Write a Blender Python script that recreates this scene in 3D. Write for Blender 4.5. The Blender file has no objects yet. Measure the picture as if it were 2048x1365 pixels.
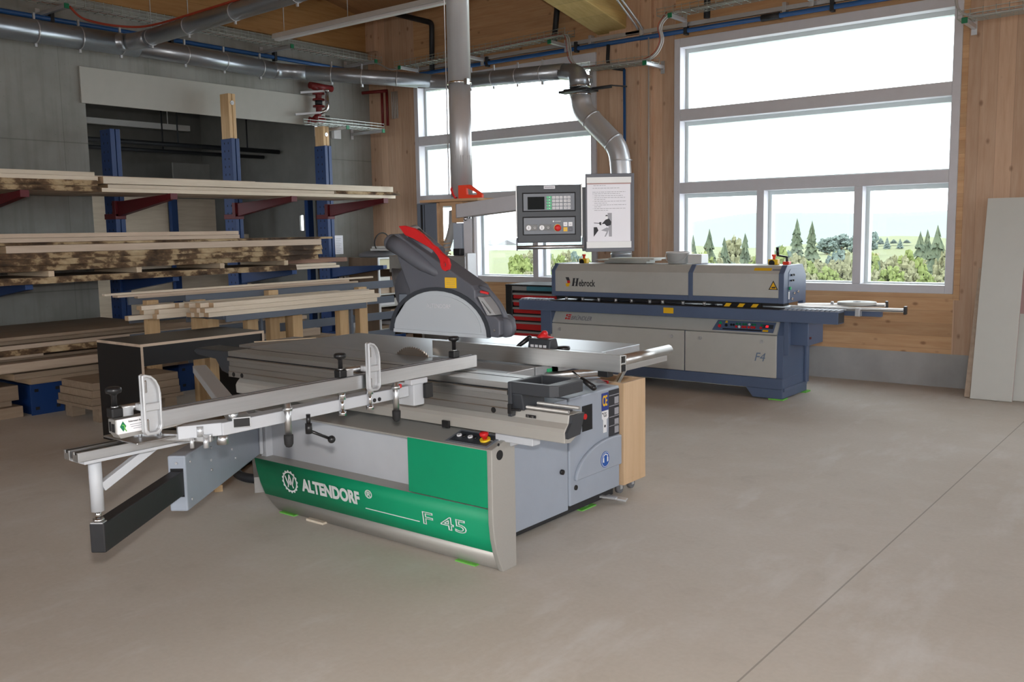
import bpy, bmesh, math, random
from mathutils import Vector, Matrix
random.seed(7)
D = bpy.data
SC = bpy.context.scene
COL = SC.collection

# ------------------------------------------------------------ camera, sky, lights, exposure
cam_d = D.cameras.new('camera')
cam_d.sensor_width = 36.0
cam_d.lens = 32.58
cam_d.clip_end = 3000
cam = D.objects.new('camera', cam_d)
COL.objects.link(cam)
def cam_axes(yaw, pitch, roll):
    cy, sy = math.cos(yaw), math.sin(yaw)
    f = Vector((-sy * math.cos(pitch), cy * math.cos(pitch), -math.sin(pitch)))
    r = Vector((cy, sy, 0.0))
    d = f.cross(r)
    c, s = math.cos(roll), math.sin(roll)
    return c * r + s * d, -s * r + c * d, f
_r, _d, _f = cam_axes(0.66905, 0.11859, 0.0173)
cam.matrix_world = Matrix(((_r.x, -_d.x, -_f.x, 0), (_r.y, -_d.y, -_f.y, 0), (_r.z, -_d.z, -_f.z, 1.6), (0, 0, 0, 1)))
SC.camera = cam

world = D.worlds.new('overcast_sky')
SC.world = world
world.use_nodes = True
bg = world.node_tree.nodes['Background']
bg.inputs[0].default_value = (0.88, 0.94, 1.0, 1)
bg.inputs[1].default_value = 6.5

def light(name, kind, loc, target, energy, color=(1, 1, 1), **kw):
    l = D.lights.new(name, kind)
    l.energy = energy
    l.color = color
    for k, v in kw.items():
        setattr(l, k, v)
    o = D.objects.new(name, l)
    COL.objects.link(o)
    o.location = loc
    o.rotation_euler = (Vector(target) - Vector(loc)).to_track_quat('-Z', 'Y').to_euler()
    return o
light('added_sun', 'SUN', (20, -20, 40), (-6, 60, -8), 1.3, (1.0, 0.93, 0.82), angle=0.02)  # added under the overcast sky to brighten the land outside
# the flash on the photographer's camera
light('camera_flash', 'AREA', (0.02, 0.0, 1.78), (-3.3, 4.15, 1.15), 110.0, (1.0, 0.96, 0.92), shape='RECTANGLE', size=0.08, size_y=0.05)

SC.view_settings.view_transform = 'Standard'
SC.view_settings.look = 'None'
SC.view_settings.exposure = 0.0
SC.view_settings.gamma = 1.0
SC.view_settings.use_curve_mapping = False
SC.cycles.max_bounces = 8
SC.cycles.diffuse_bounces = 5
SC.cycles.glossy_bounces = 4
SC.cycles.transparent_max_bounces = 12
SC.cycles.caustics_reflective = False
SC.cycles.caustics_refractive = False
SC.cycles.sample_clamp_indirect = 6.0
SC.cycles.use_denoising = True

# ------------------------------------------------------------ materials
MATS = {}
class NT:
    def __init__(s, name):
        s.m = D.materials.new(name)
        s.m.use_nodes = True
        s.t = s.m.node_tree
        s.b = s.t.nodes['Principled BSDF']
    def n(s, kind, **kw):
        nd = s.t.nodes.new(kind)
        for k, v in kw.items():
            setattr(nd, k, v)
        return nd
    def l(s, a, b):
        s.t.links.new(a, b)
    def math(s, op, a, b=None, clamp=False):
        nd = s.n('ShaderNodeMath', operation=op, use_clamp=clamp)
        for i, x in enumerate((a, b)):
            if x is None:
                continue
            if isinstance(x, (int, float)):
                nd.inputs[i].default_value = x
            else:
                s.l(x, nd.inputs[i])
        return nd.outputs[0]
    def mix(s, fac, a, b, blend='MIX'):
        nd = s.n('ShaderNodeMix', data_type='RGBA', blend_type=blend)
        for i, x in ((0, fac), (6, a), (7, b)):
            if isinstance(x, (int, float)):
                nd.inputs[i].default_value = x
            elif isinstance(x, tuple):
                nd.inputs[i].default_value = (*x[:3], 1)
            else:
                s.l(x, nd.inputs[i])
        return nd.outputs[2]
    def ramp(s, fac, stops):
        nd = s.n('ShaderNodeValToRGB')
        e = nd.color_ramp.elements
        while len(e) < len(stops):
            e.new(0.5)
        for i, (p, c) in enumerate(stops):
            e[i].position = p
            e[i].color = (*c, 1) if isinstance(c, tuple) else (c, c, c, 1)
        s.l(fac, nd.inputs[0])
        return nd.outputs[0]
    def coords(s, scale=(1, 1, 1), loc=(0, 0, 0), kind='Object'):
        tc = s.n('ShaderNodeTexCoord')
        mp = s.n('ShaderNodeMapping')
        mp.inputs['Scale'].default_value = scale
        mp.inputs['Location'].default_value = loc
        s.l(tc.outputs[kind], mp.inputs[0])
        return mp.outputs[0]
    def noise(s, vec, scale, detail=4, rough=0.55):
        nd = s.n('ShaderNodeTexNoise')
        nd.inputs['Scale'].default_value = scale
        nd.inputs['Detail'].default_value = detail
        nd.inputs['Roughness'].default_value = rough
        s.l(vec, nd.inputs['Vector'])
        return nd.outputs[0]
    def bump(s, h, strength, dist=0.01):
        nd = s.n('ShaderNodeBump')
        nd.inputs['Strength'].default_value = strength
        nd.inputs['Distance'].default_value = dist
        s.l(h, nd.inputs['Height'])
        s.l(nd.outputs[0], s.b.inputs['Normal'])
    def set(s, color=None, rough=None, metal=None, spec=None):
        for k, v in (('Base Color', color), ('Roughness', rough), ('Metallic', metal), ('Specular IOR Level', spec)):
            if v is None:
                continue
            if isinstance(v, (int, float)):
                s.b.inputs[k].default_value = v
            elif isinstance(v, tuple):
                s.b.inputs[k].default_value = (*v, 1)
            else:
                s.l(v, s.b.inputs[k])

def paint(name, c, rough=0.45, metal=0.0, var=0.06, spec=0.4):
    """an even coat with faint, real mottling"""
    t = NT(name)
    f = t.noise(t.coords(), 9.0, 3)
    t.set(t.mix(f, tuple(x * (1 - var) for x in c), tuple(min(1, x * (1 + var)) for x in c)), rough, metal, spec)
    MATS[name] = t.m
    return t.m

def brushed(name, c, rough=0.34, axis=0, var=0.12, metal=1.0):
    t = NT(name)
    sc = [40, 40, 40]
    sc[axis] = 1.2
    f = t.noise(t.coords(tuple(sc)), 3.0, 5, 0.6)
    t.set(t.mix(f, tuple(x * (1 - var) for x in c), tuple(min(1, x * (1 + var)) for x in c)),
          t.math('ADD', t.math('MULTIPLY', f, 0.14), rough - 0.07), metal)
    MATS[name] = t.m
    return t.m

def wood(name, c1, c2, axis='y', across=None, plank=0.0, seam=0.5, knots=0.0, rough=0.62, per_object=0.0, grain=26.0, kscale=3.2):
    t = NT(name)
    ai = 'xyz'.index(axis)
    sc = [1.0, 1.0, 1.0]
    sc[ai] = 0.09
    tc = t.n('ShaderNodeTexCoord')
    mp = t.n('ShaderNodeMapping')
    mp.inputs['Scale'].default_value = sc
    t.l(tc.outputs['Object'], mp.inputs[0])
    vec = mp.outputs[0]
    if per_object:
        oi = t.n('ShaderNodeObjectInfo')
        add = t.n('ShaderNodeVectorMath', operation='ADD')
        cmb = t.n('ShaderNodeCombineXYZ')
        k = t.math('MULTIPLY', oi.outputs['Random'], 37.0)
        for i in range(3):
            t.l(k, cmb.inputs[i])
        t.l(vec, add.inputs[0])
        t.l(cmb.outputs[0], add.inputs[1])
        vec = add.outputs[0]
    f = t.noise(vec, grain, 5, 0.62)
    col = t.mix(t.ramp(f, [(0.3, 0.0), (0.72, 1.0)]), c1, c2)
    if per_object:
        v = t.math('ADD', t.math('MULTIPLY', oi.outputs['Random'], per_object * 2), 1 - per_object)
        hsv = t.n('ShaderNodeHueSaturation')
        t.l(v, hsv.inputs['Value'])
        t.l(col, hsv.inputs['Color'])
        col = hsv.outputs[0]
    sep = t.n('ShaderNodeSeparateXYZ')
    t.l(tc.outputs['Object'], sep.inputs[0])
    if plank:
        u = t.math('DIVIDE', sep.outputs['xyz'.index(across)], plank)
        wn = t.n('ShaderNodeTexWhiteNoise', noise_dimensions='1D')
        t.l(t.math('FLOOR', u), wn.inputs['W'])
        hsv = t.n('ShaderNodeHueSaturation')
        t.l(t.math('ADD', t.math('MULTIPLY', wn.outputs['Value'], 0.22), 0.89), hsv.inputs['Value'])
        t.l(col, hsv.inputs['Color'])
        fr = t.math('FRACT', u)
        edge = t.math('LESS_THAN', fr, 0.022)
        col = t.mix(t.math('MULTIPLY', edge, seam), hsv.outputs[0], tuple(x * 0.35 for x in c1))
    if knots:
        sk = [kscale, kscale, kscale]
        sk[ai] = kscale * 0.62
        mk = t.n('ShaderNodeMapping')
        mk.inputs['Scale'].default_value = sk
        t.l(tc.outputs['Object'], mk.inputs[0])
        vo = t.n('ShaderNodeTexVoronoi')
        vo.inputs['Scale'].default_value = 1.0
        t.l(mk.outputs[0], vo.inputs['Vector'])
        kn = t.ramp(vo.outputs['Distance'], [(0.07, 1.0), (0.17, 0.0)])
        wn2 = t.n('ShaderNodeTexWhiteNoise', noise_dimensions='3D')
        t.l(vo.outputs['Position'], wn2.inputs['Vector'])
        keep = t.math('GREATER_THAN', wn2.outputs['Value'], 0.35)
        col = t.mix(t.math('MULTIPLY', t.math('MULTIPLY', kn, keep), knots), col, (c1[0] * 0.30, c1[1] * 0.20, c1[2] * 0.16))
    t.set(col, rough, 0.0, 0.3)
    MATS[name] = t.m
    return t.m

def concrete(name, c1, c2, lines=True, streak=0.35):
    t = NT(name)
    v = t.coords()
    f = t.noise(v, 1.3, 8, 0.6)
    col = t.mix(t.ramp(f, [(0.3, 0.0), (0.7, 1.0)]), c1, c2)
    vs = t.coords((14, 14, 0.7))
    st = t.noise(vs, 1.0, 3)
    col = t.mix(t.math('MULTIPLY', t.ramp(st, [(0.48, 0.0), (0.75, 1.0)]), streak), col, tuple(x * 0.72 for x in c1))
    if lines:
        tc = t.n('ShaderNodeTexCoord')
        sep = t.n('ShaderNodeSeparateXYZ')
        t.l(tc.outputs['Object'], sep.inputs[0])
        for idx, per, off in ((2, 1.62, 0.37), (1, 1.06, 0.2)):
            fr = t.math('FRACT', t.math('ADD', t.math('DIVIDE', sep.outputs[idx], per), off))
            e = t.math('LESS_THAN', fr, 0.008 if idx == 2 else 0.006)
            col = t.mix(t.math('MULTIPLY', e, 0.4), col, tuple(x * 0.45 for x in c1))
        vo = t.n('ShaderNodeTexVoronoi')
        vo.inputs['Scale'].default_value = 14
        t.l(tc.outputs['Object'], vo.inputs['Vector'])
        pits = t.ramp(vo.outputs['Distance'], [(0.04, 1.0), (0.1, 0.0)])
        col = t.mix(t.math('MULTIPLY', pits, 0.35), col, tuple(x * 0.5 for x in c1))
    t.set(col, 0.85, 0.0, 0.2)
    t.bump(f, 0.15)
    MATS[name] = t.m
    return t.m

def floor_mat():
    t = NT('screed_floor')
    v = t.coords()
    a = t.noise(v, 0.55, 7, 0.6)
    b = t.noise(v, 3.2, 6, 0.62)
    c = t.noise(v, 42.0, 3)
    col = t.mix(t.ramp(a, [(0.3, 0.0), (0.7, 1.0)]), (0.52, 0.468, 0.402), (0.59, 0.55, 0.495))
    col = t.mix(t.math('MULTIPLY', t.ramp(b, [(0.52, 0.0), (0.74, 1.0)]), 0.4), col, (0.65, 0.63, 0.60))
    col = t.mix(t.math('MULTIPLY', t.ramp(b, [(0.26, 1.0), (0.42, 0.0)]), 0.3), col, (0.38, 0.335, 0.28))
    col = t.mix(0.035, col, t.ramp(c, [(0.35, 0.05), (0.65, 0.7)]))
    # pale swept dust and one long saw-cut joint
    dust = t.noise(t.coords((0.9, 0.28, 1), (3, 1, 0)), 2.6, 6, 0.66)
    col = t.mix(t.math('MULTIPLY', t.ramp(dust, [(0.55, 0.0), (0.76, 1.0)]), 0.55), col, (0.72, 0.72, 0.71))
    tc = t.n('ShaderNodeTexCoord')
    sep = t.n('ShaderNodeSeparateXYZ')
    t.l(tc.outputs['Object'], sep.inputs[0])
    e = t.math('LESS_THAN', t.math('ABSOLUTE', t.math('ADD', sep.outputs[0], 1.32)), 0.004)
    col = t.mix(t.math('MULTIPLY', e, 0.55), col, (0.17, 0.15, 0.13))
    t.set(col, t.math('ADD', t.math('MULTIPLY', b, 0.2), 0.58), 0.0, 0.22)
    MATS['screed_floor'] = t.m
floor_mat()

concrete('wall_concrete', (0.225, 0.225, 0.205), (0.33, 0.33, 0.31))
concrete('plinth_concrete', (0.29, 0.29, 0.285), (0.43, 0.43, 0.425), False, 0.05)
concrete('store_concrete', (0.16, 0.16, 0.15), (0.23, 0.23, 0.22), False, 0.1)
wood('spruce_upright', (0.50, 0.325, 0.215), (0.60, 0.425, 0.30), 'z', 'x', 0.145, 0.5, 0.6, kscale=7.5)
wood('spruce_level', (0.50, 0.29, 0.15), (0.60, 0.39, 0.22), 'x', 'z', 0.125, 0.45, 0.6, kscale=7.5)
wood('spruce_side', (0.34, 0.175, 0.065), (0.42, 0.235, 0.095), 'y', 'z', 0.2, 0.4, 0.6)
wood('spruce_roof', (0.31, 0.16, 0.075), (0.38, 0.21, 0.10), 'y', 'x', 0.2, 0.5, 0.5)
wood('glulam', (0.50, 0.36, 0.13), (0.62, 0.47, 0.20), 'y', 'z', 0.08, 0.35, 0.4)
wood('plank_pale', (0.62, 0.53, 0.415), (0.74, 0.655, 0.53), 'y', per_object=0.10, knots=0.5, kscale=2.0)
wood('plank_tan', (0.45, 0.35, 0.265), (0.56, 0.45, 0.35), 'y', per_object=0.12, knots=0.3, kscale=2.0)
wood('plank_brown', (0.24, 0.175, 0.12), (0.33, 0.25, 0.18), 'y', per_object=0.12)
wood('plank_red', (0.21, 0.11, 0.075), (0.29, 0.165, 0.11), 'y', per_object=0.1)
wood('plank_pale_cross', (0.55, 0.42, 0.28), (0.66, 0.53, 0.38), 'x', per_object=0.1)
wood('end_grain', (0.40, 0.28, 0.17), (0.52, 0.37, 0.24), 'x', grain=40)
wood('post_wood', (0.50, 0.33, 0.17), (0.62, 0.44, 0.25), 'z', per_object=0.12)
wood('ply', (0.56, 0.38, 0.22), (0.68, 0.49, 0.32), 'z', knots=0.7, kscale=5, grain=9)
wood('ply_edge', (0.42, 0.29, 0.18), (0.55, 0.40, 0.27), 'y', 'z', 0.004, 0.6)
wood('ply_shelf', (0.40, 0.24, 0.13), (0.52, 0.33, 0.19), 'x', grain=14)
wood('brown_board', (0.13, 0.083, 0.05), (0.165, 0.108, 0.066), 'z', grain=10)

def bark_mat():
    t = NT('bark_edge')
    f = t.noise(t.coords((1, 0.8, 1.3)), 4.6, 5, 0.6)
    t.set(t.ramp(f, [(0.40, (0.045, 0.028, 0.018)), (0.50, (0.13, 0.08, 0.045)), (0.55, (0.36, 0.26, 0.15)), (0.7, (0.52, 0.41, 0.26))]), 0.85, 0, 0.2)
    t.bump(f, 0.5, 0.02)
    MATS['bark_edge'] = t.m
bark_mat()

paint('saw_grey', (0.335, 0.375, 0.44), 0.4)
paint('saw_grey_light', (0.50, 0.515, 0.545), 0.42)
paint('saw_green', (0.0, 0.285, 0.13), 0.55)
paint('hood_grey', (0.10, 0.105, 0.125), 0.5)
paint('tray_black', (0.035, 0.038, 0.044), 0.42)
paint('black_plastic', (0.012, 0.012, 0.013), 0.35)
paint('black_rubber', (0.018, 0.018, 0.019), 0.75)
paint('arm_black', (0.02, 0.02, 0.022), 0.5, var=0.35)
paint('recess_dark', (0.01, 0.01, 0.011), 0.8)
paint('red_plastic', (0.58, 0.018, 0.02), 0.35)
paint('orange_red_plastic', (0.80, 0.06, 0.025), 0.38)
paint('yellow_plastic', (0.80, 0.52, 0.02), 0.4)
paint('sticker_yellow', (0.82, 0.48, 0.012), 0.5)
paint('sticker_white', (0.78, 0.78, 0.80), 0.5)
paint('sticker_blue', (0.02, 0.04, 0.24), 0.5)
paint('safety_blue', (0.015, 0.09, 0.38), 0.5)
paint('lamp_green', (0.02, 0.42, 0.16), 0.4)
paint('pad_green', (0.16, 0.52, 0.08), 0.6)
paint('panel_grey', (0.165, 0.18, 0.205), 0.5)
paint('console_dark', (0.036, 0.041, 0.05), 0.5)
paint('screen_black', (0.012, 0.014, 0.014), 0.7, spec=0.1)
paint('key_grey', (0.58, 0.58, 0.60), 0.5)
paint('paper', (0.74, 0.74, 0.79), 0.7, var=0.02)
paint('ink', (0.22, 0.22, 0.25), 0.7)
paint('ink_dark', (0.03, 0.03, 0.035), 0.7)
paint('print_grey', (0.33, 0.33, 0.36), 0.7)
paint('lettering_white', (0.72, 0.74, 0.74), 0.45)
paint('bander_blue', (0.092, 0.128, 0.215), 0.4)
paint('bander_white', (0.47, 0.47, 0.445), 0.42)
paint('letter_blue', (0.14, 0.20, 0.30), 0.5)
paint('rack_blue', (0.009, 0.038, 0.14), 0.4)
paint('rack_red', (0.10, 0.005, 0.009), 0.45)
paint('pipe_blue', (0.018, 0.085, 0.25), 0.4)
paint('pipe_black', (0.02, 0.022, 0.026), 0.5)
paint('valve_red', (0.17, 0.014, 0.014), 0.45)
paint('cable_red', (0.36, 0.05, 0.025), 0.6)
paint('cable_grey', (0.42, 0.40, 0.38), 0.6)
paint('chest_red', (0.45, 0.010, 0.012), 0.35)
paint('chest_grey', (0.25, 0.25, 0.25), 0.5)
paint('chest_teal', (0.05, 0.19, 0.25), 0.5)
paint('white_board', (0.56, 0.565, 0.53), 0.5, var=0.03)
paint('lintel_board', (0.42, 0.415, 0.375), 0.6, var=0.05)
paint('white_plastic', (0.66, 0.67, 0.67), 0.35)
paint('edge_pink', (0.42, 0.27, 0.26), 0.6)
paint('frame_alu', (0.60, 0.595, 0.63), 0.45)
paint('sash_white', (0.60, 0.66, 0.66), 0.45)
paint('film_black', (0.009, 0.009, 0.0105), 0.4)
paint('slat_grey', (0.11, 0.13, 0.165), 0.5)
paint('end_cap_green', (0.01, 0.17, 0.075), 0.5)
paint('cream', (0.60, 0.56, 0.36), 0.55)
paint('felt_grey', (0.14, 0.14, 0.15), 0.8)
paint('tree_trunk', (0.20, 0.15, 0.10), 0.9)
brushed('alu', (0.60, 0.61, 0.62), 0.36, 1)
brushed('alu_long', (0.56, 0.555, 0.54), 0.36, 0)
brushed('alu_grey', (0.52, 0.53, 0.545), 0.45, 1, 0.06, 0.55)
brushed('alu_dull', (0.36, 0.35, 0.335), 0.5, 1, 0.1, 0.6)
brushed('steel_front', (0.42, 0.405, 0.375), 0.5, 0, 0.07, 0.35)
brushed('table_steel', (0.45, 0.47, 0.49), 0.38, 0, 0.1, 0.7)
brushed('chrome', (0.75, 0.76, 0.78), 0.13, 0, 0.03)
brushed('galvanised', (0.57, 0.58, 0.60), 0.34, 2, 0.05, 0.6)
brushed('galv_dark', (0.35, 0.375, 0.41), 0.3, 1, 0.06, 0.75)
brushed('wire', (0.42, 0.46, 0.43), 0.45, 1, 0.05, 0.7)
brushed('blade_steel', (0.42, 0.37, 0.32), 0.35, 0, 0.2)

def glass(name, tint, gloss, rough=0.02, haze=0.0):
    t = NT(name)
    t.t.nodes.remove(t.b)
    tr = t.n('ShaderNodeBsdfTransparent')
    tr.inputs[0].default_value = (*tint, 1)
    gl = t.n('ShaderNodeBsdfGlossy')
    gl.inputs['Roughness'].default_value = rough
    mx = t.n('ShaderNodeMixShader')
    mx.inputs[0].default_value = gloss
    t.l(tr.outputs[0], mx.inputs[1])
    t.l(gl.outputs[0], mx.inputs[2])
    out = mx.outputs[0]
    if haze:
        df = t.n('ShaderNodeBsdfDiffuse')
        df.inputs[0].default_value = (0.62, 0.66, 0.70, 1)
        m2 = t.n('ShaderNodeMixShader')
        m2.inputs[0].default_value = haze
        t.l(out, m2.inputs[1])
        t.l(df.outputs[0], m2.inputs[2])
        out = m2.outputs[0]
    t.l(out, t.t.nodes['Material Output'].inputs[0])
    MATS[name] = t.m
glass('window_glass', (0.97, 0.985, 0.98), 0.05)
glass('guard_plastic', (0.80, 0.82, 0.84), 0.12, 0.25, 0.70)
glass('clear_bag', (0.9, 0.9, 0.9), 0.10, 0.2, 0.35)

def emit(name, c, s):
    t = NT(name)
    t.set(c, 0.5)
    t.b.inputs['Emission Color'].default_value = (*c, 1)
    t.b.inputs['Emission Strength'].default_value = s
    MATS[name] = t.m
emit('display_red', (0.9, 0.02, 0.03), 1.2)

def leaves(name, c1, c2):
    t = NT(name)
    f = t.noise(t.coords(), 1.6, 5, 0.7)
    t.set(t.mix(t.ramp(f, [(0.35, 0.0), (0.65, 1.0)]), c1, c2), 0.8, 0, 0.1)
    MATS[name] = t.m
leaves('spruce_needles', (0.055, 0.073, 0.05), (0.095, 0.115, 0.072))  # needle and leaf colours lightened to stand for haze outside
leaves('spring_leaves', (0.10, 0.13, 0.04), (0.155, 0.18, 0.065))
leaves('pale_leaves', (0.115, 0.118, 0.065), (0.18, 0.178, 0.105))
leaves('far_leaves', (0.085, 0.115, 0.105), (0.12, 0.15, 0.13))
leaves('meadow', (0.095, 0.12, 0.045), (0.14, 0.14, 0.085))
leaves('added_gravel', (0.16, 0.15, 0.135), (0.22, 0.21, 0.19))
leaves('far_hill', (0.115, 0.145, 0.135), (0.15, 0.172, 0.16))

# ------------------------------------------------------------ mesh collector
class G:
    def __init__(s):
        s.v, s.f, s.mi, s.sm = [], [], [], []
    def add(s, vs, fs, mi=0, sm=False):
        o = len(s.v)
        s.v += [tuple(p) for p in vs]
        for f in fs:
            s.f.append([i + o for i in f])
            s.mi.append(mi)
            s.sm.append(sm)
        return s
    def box(s, x0, x1, y0, y1, z0, z1, mi=0):
        vs = [(x, y, z) for x in (x0, x1) for y in (y0, y1) for z in (z0, z1)]
        return s.add(vs, [(0, 1, 3, 2), (4, 6, 7, 5), (0, 4, 5, 1), (2, 3, 7, 6), (0, 2, 6, 4), (1, 5, 7, 3)], mi)
    def bar(s, p, q, w, h, up=(0, 0, 1), mi=0):
        """box from p to q, w wide across, h high along up"""
        p, q, up = Vector(p), Vector(q), Vector(up)
        d = (q - p).normalized()
        a = d.cross(up).normalized() * (w / 2)
        b = a.cross(d).normalized() * (h / 2)
        vs = [c + sa * a + sb * b for c in (p, q) for sa in (-1, 1) for sb in (-1, 1)]
        return s.add(vs, [(0, 1, 3, 2), (4, 6, 7, 5), (0, 4, 5, 1), (2, 3, 7, 6), (0, 2, 6, 4), (1, 5, 7, 3)], mi)
    def prism(s, pts, axis, a0, a1, mi=0, sm=False):
        """polygon pts extruded along axis; pts are (y,z) for x, (x,z) for y, (x,y) for z"""
        def P(u, v, a):
            return {'x': (a, u, v), 'y': (u, a, v), 'z': (u, v, a)}[axis]
        n = len(pts)
        s.add([P(u, v, a0) for u, v in pts] + [P(u, v, a1) for u, v in pts],
              [tuple(range(n)), tuple(range(2 * n - 1, n - 1, -1))], mi)
        o = len(s.v) - 2 * n
        for i in range(n):
            j = (i + 1) % n
            s.f.append([o + i, o + j, o + n + j, o + n + i])
            s.mi.append(mi)
            s.sm.append(sm)
        return s
    def ring(s, outer, inner, axis, a0, a1, mi=0):
        """plate with a hole; outer and inner have the same number of points"""
        def P(u, v, a):
            return {'x': (a, u, v), 'y': (u, a, v), 'z': (u, v, a)}[axis]
        n = len(outer)
        vs = [P(*p, a) for a in (a0, a1) for lst in (outer, inner) for p in lst]
        fs = []
        for i in range(n):
            j = (i + 1) % n
            fs += [(i, j, n + j, n + i), (2 * n + i, 3 * n + i, 3 * n + j, 2 * n + j),
                   (i, 2 * n + i, 2 * n + j, j), (n + i, n + j, 3 * n + j, 3 * n + i)]
        return s.add(vs, fs, mi)
    def cyl(s, p, q, r0, r1=None, n=16, mi=0, sm=True):
        p, q = Vector(p), Vector(q)
        r1 = r0 if r1 is None else r1
        d = (q - p).normalized()
        a = d.orthogonal().normalized()
        b = d.cross(a)
        vs = []
        for c, r in ((p, r0), (q, r1)):
            for i in range(n):
                t = 2 * math.pi * i / n
                vs.append(c + a * (r * math.cos(t)) + b * (r * math.sin(t)))
        s.add(vs, [(i, (i + 1) % n, n + (i + 1) % n, n + i) for i in range(n)], mi, sm)
        o = len(s.v) - 2 * n
        for idx in (list(range(n - 1, -1, -1)), list(range(n, 2 * n))):
            s.f.append([o + i for i in idx])
            s.mi.append(mi)
            s.sm.append(False)
        return s
    def tube(s, path, r, n=10, mi=0, cap=True, closed=False):
        pts = [Vector(p) for p in path]
        m = len(pts)
        rr = r if isinstance(r, (list, tuple)) else [r] * m
        a = None
        vs = []
        for k in range(m):
            if closed:
                d = pts[(k + 1) % m] - pts[k - 1]
            else:
                d = pts[min(k + 1, m - 1)] - pts[max(k - 1, 0)]
            d.normalize()
            a = d.orthogonal() if a is None else a - d * a.dot(d)
            a.normalize()
            b = d.cross(a)
            for i in range(n):
                t = 2 * math.pi * i / n
                vs.append(pts[k] + a * (rr[k] * math.cos(t)) + b * (rr[k] * math.sin(t)))
        fs = []
        for k in range(m if closed else m - 1):
            k2 = (k + 1) % m
            fs += [(k * n + i, k * n + (i + 1) % n, k2 * n + (i + 1) % n, k2 * n + i) for i in range(n)]
        s.add(vs, fs, mi, True)
        if cap and not closed:
            o = len(s.v) - m * n
            s.f += [[o + i for i in range(n - 1, -1, -1)], [o + (m - 1) * n + i for i in range(n)]]
            s.mi += [mi, mi]
            s.sm += [False, False]
        return s
    def lathe(s, prof, c, n=24, mi=0, axis='z', loop=False):
        """profile of (radius, height) turned about an axis through c"""
        vs, m = [], len(prof)
        for r, h in prof:
            for i in range(n):
                t = 2 * math.pi * i / n
                u, v = r * math.cos(t), r * math.sin(t)
                p = {'z': (u, v, h), 'x': (h, u, v), 'y': (u, h, v)}[axis]
                vs.append((c[0] + p[0], c[1] + p[1], c[2] + p[2]))
        fs = [(k * n + i, k * n + (i + 1) % n, (k + 1) * n + (i + 1) % n, (k + 1) * n + i) for k in range(m - 1) for i in range(n)]
        if loop:
            fs += [((m - 1) * n + i, (m - 1) * n + (i + 1) % n, (i + 1) % n, i) for i in range(n)]
        s.add(vs, fs, mi, True)
        o = len(s.v) - m * n
        for k in () if loop else (0, m - 1):
            if prof[k][0] > 1e-5:
                s.f.append([o + k * n + i for i in range(n)])
                s.mi.append(mi)
                s.sm.append(False)
        return s
    def ball(s, c, r, nu=14, nv=9, mi=0):
        r = (r, r, r) if isinstance(r, (int, float)) else r
        prof = [(math.sin(math.pi * k / nv), -math.cos(math.pi * k / nv)) for k in range(nv + 1)]
        o = len(s.v)
        s.lathe([(max(a, 1e-6), b) for a, b in prof], (0, 0, 0), nu, mi)
        s.v[o:] = [(c[0] + x * r[0], c[1] + y * r[1], c[2] + z * r[2]) for x, y, z in s.v[o:]]
        return s
    def xf(s, m, start=0):
        s.v[start:] = [tuple(m @ Vector(p)) for p in s.v[start:]]
        return s

BASE = {}      # root name -> base location, or None for roots whose parts are drawn in their own axes
def root_of(o):
    while o.parent:
        o = o.parent
    return o
def build(name, g, mat, parent=None, bevel=0.0, seg=2, label=None, kind=None):
    me = D.meshes.new(name)
    off = Vector((0, 0, 0))
    if parent is not None:
        b = BASE.get(root_of(parent).name)
        if b is not None:
            off = b
    me.from_pydata([tuple(Vector(p) - off) for p in g.v], [], g.f)
    mats = mat if isinstance(mat, (list, tuple)) else [mat]
    for m in mats:
        me.materials.append(MATS[m])
    me.polygons.foreach_set('material_index', g.mi)
    me.polygons.foreach_set('use_smooth', g.sm)
    bm = bmesh.new()
    bm.from_mesh(me)
    bmesh.ops.recalc_face_normals(bm, faces=bm.faces)
    bm.to_mesh(me)
    bm.free()
    o = D.objects.new(name, me)
    COL.objects.link(o)
    if parent is not None:
        o.parent = parent
    if bevel:
        mod = o.modifiers.new('bevel', 'BEVEL')
        mod.width = bevel
        mod.segments = seg
        mod.limit_method = 'ANGLE'
        mod.angle_limit = math.radians(50)
    if label:
        o['label'] = label
    if kind:
        o['kind'] = kind
    return o
def tag(o, label, cat, group=None, kind=None):
    o['label'] = label
    o['category'] = cat
    if group:
        o['group'] = group
    if kind:
        o['kind'] = kind
    return o
def thing(name, label, cat, loc=(0, 0, 0), rotz=0.0, group=None, own_axes=False):
    o = D.objects.new(name, None)
    COL.objects.link(o)
    o.empty_display_size = 0.1
    o.location = loc
    o.rotation_euler = (0, 0, rotz)
    BASE[o.name] = None if own_axes else Vector(loc)
    return tag(o, label, cat, group)
def struct(name, g, mat, parent=None, bevel=0.0):
    o = build(name, g, mat, parent, bevel)
    if parent is None:
        o['kind'] = 'structure'
    return o
def solo(name, g, mat, label, cat, group=None, bevel=0.0, kind=None):
    """a thing that is one mesh; its origin moves to its own middle bottom"""
    xs, ys, zs = zip(*g.v)
    c = Vector(((min(xs) + max(xs)) / 2, (min(ys) + max(ys)) / 2, min(zs)))
    g.v = [tuple(Vector(p) - c) for p in g.v]
    o = build(name, g, mat, None, bevel)
    o.location = c
    return tag(o, label, cat, group, kind)
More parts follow.
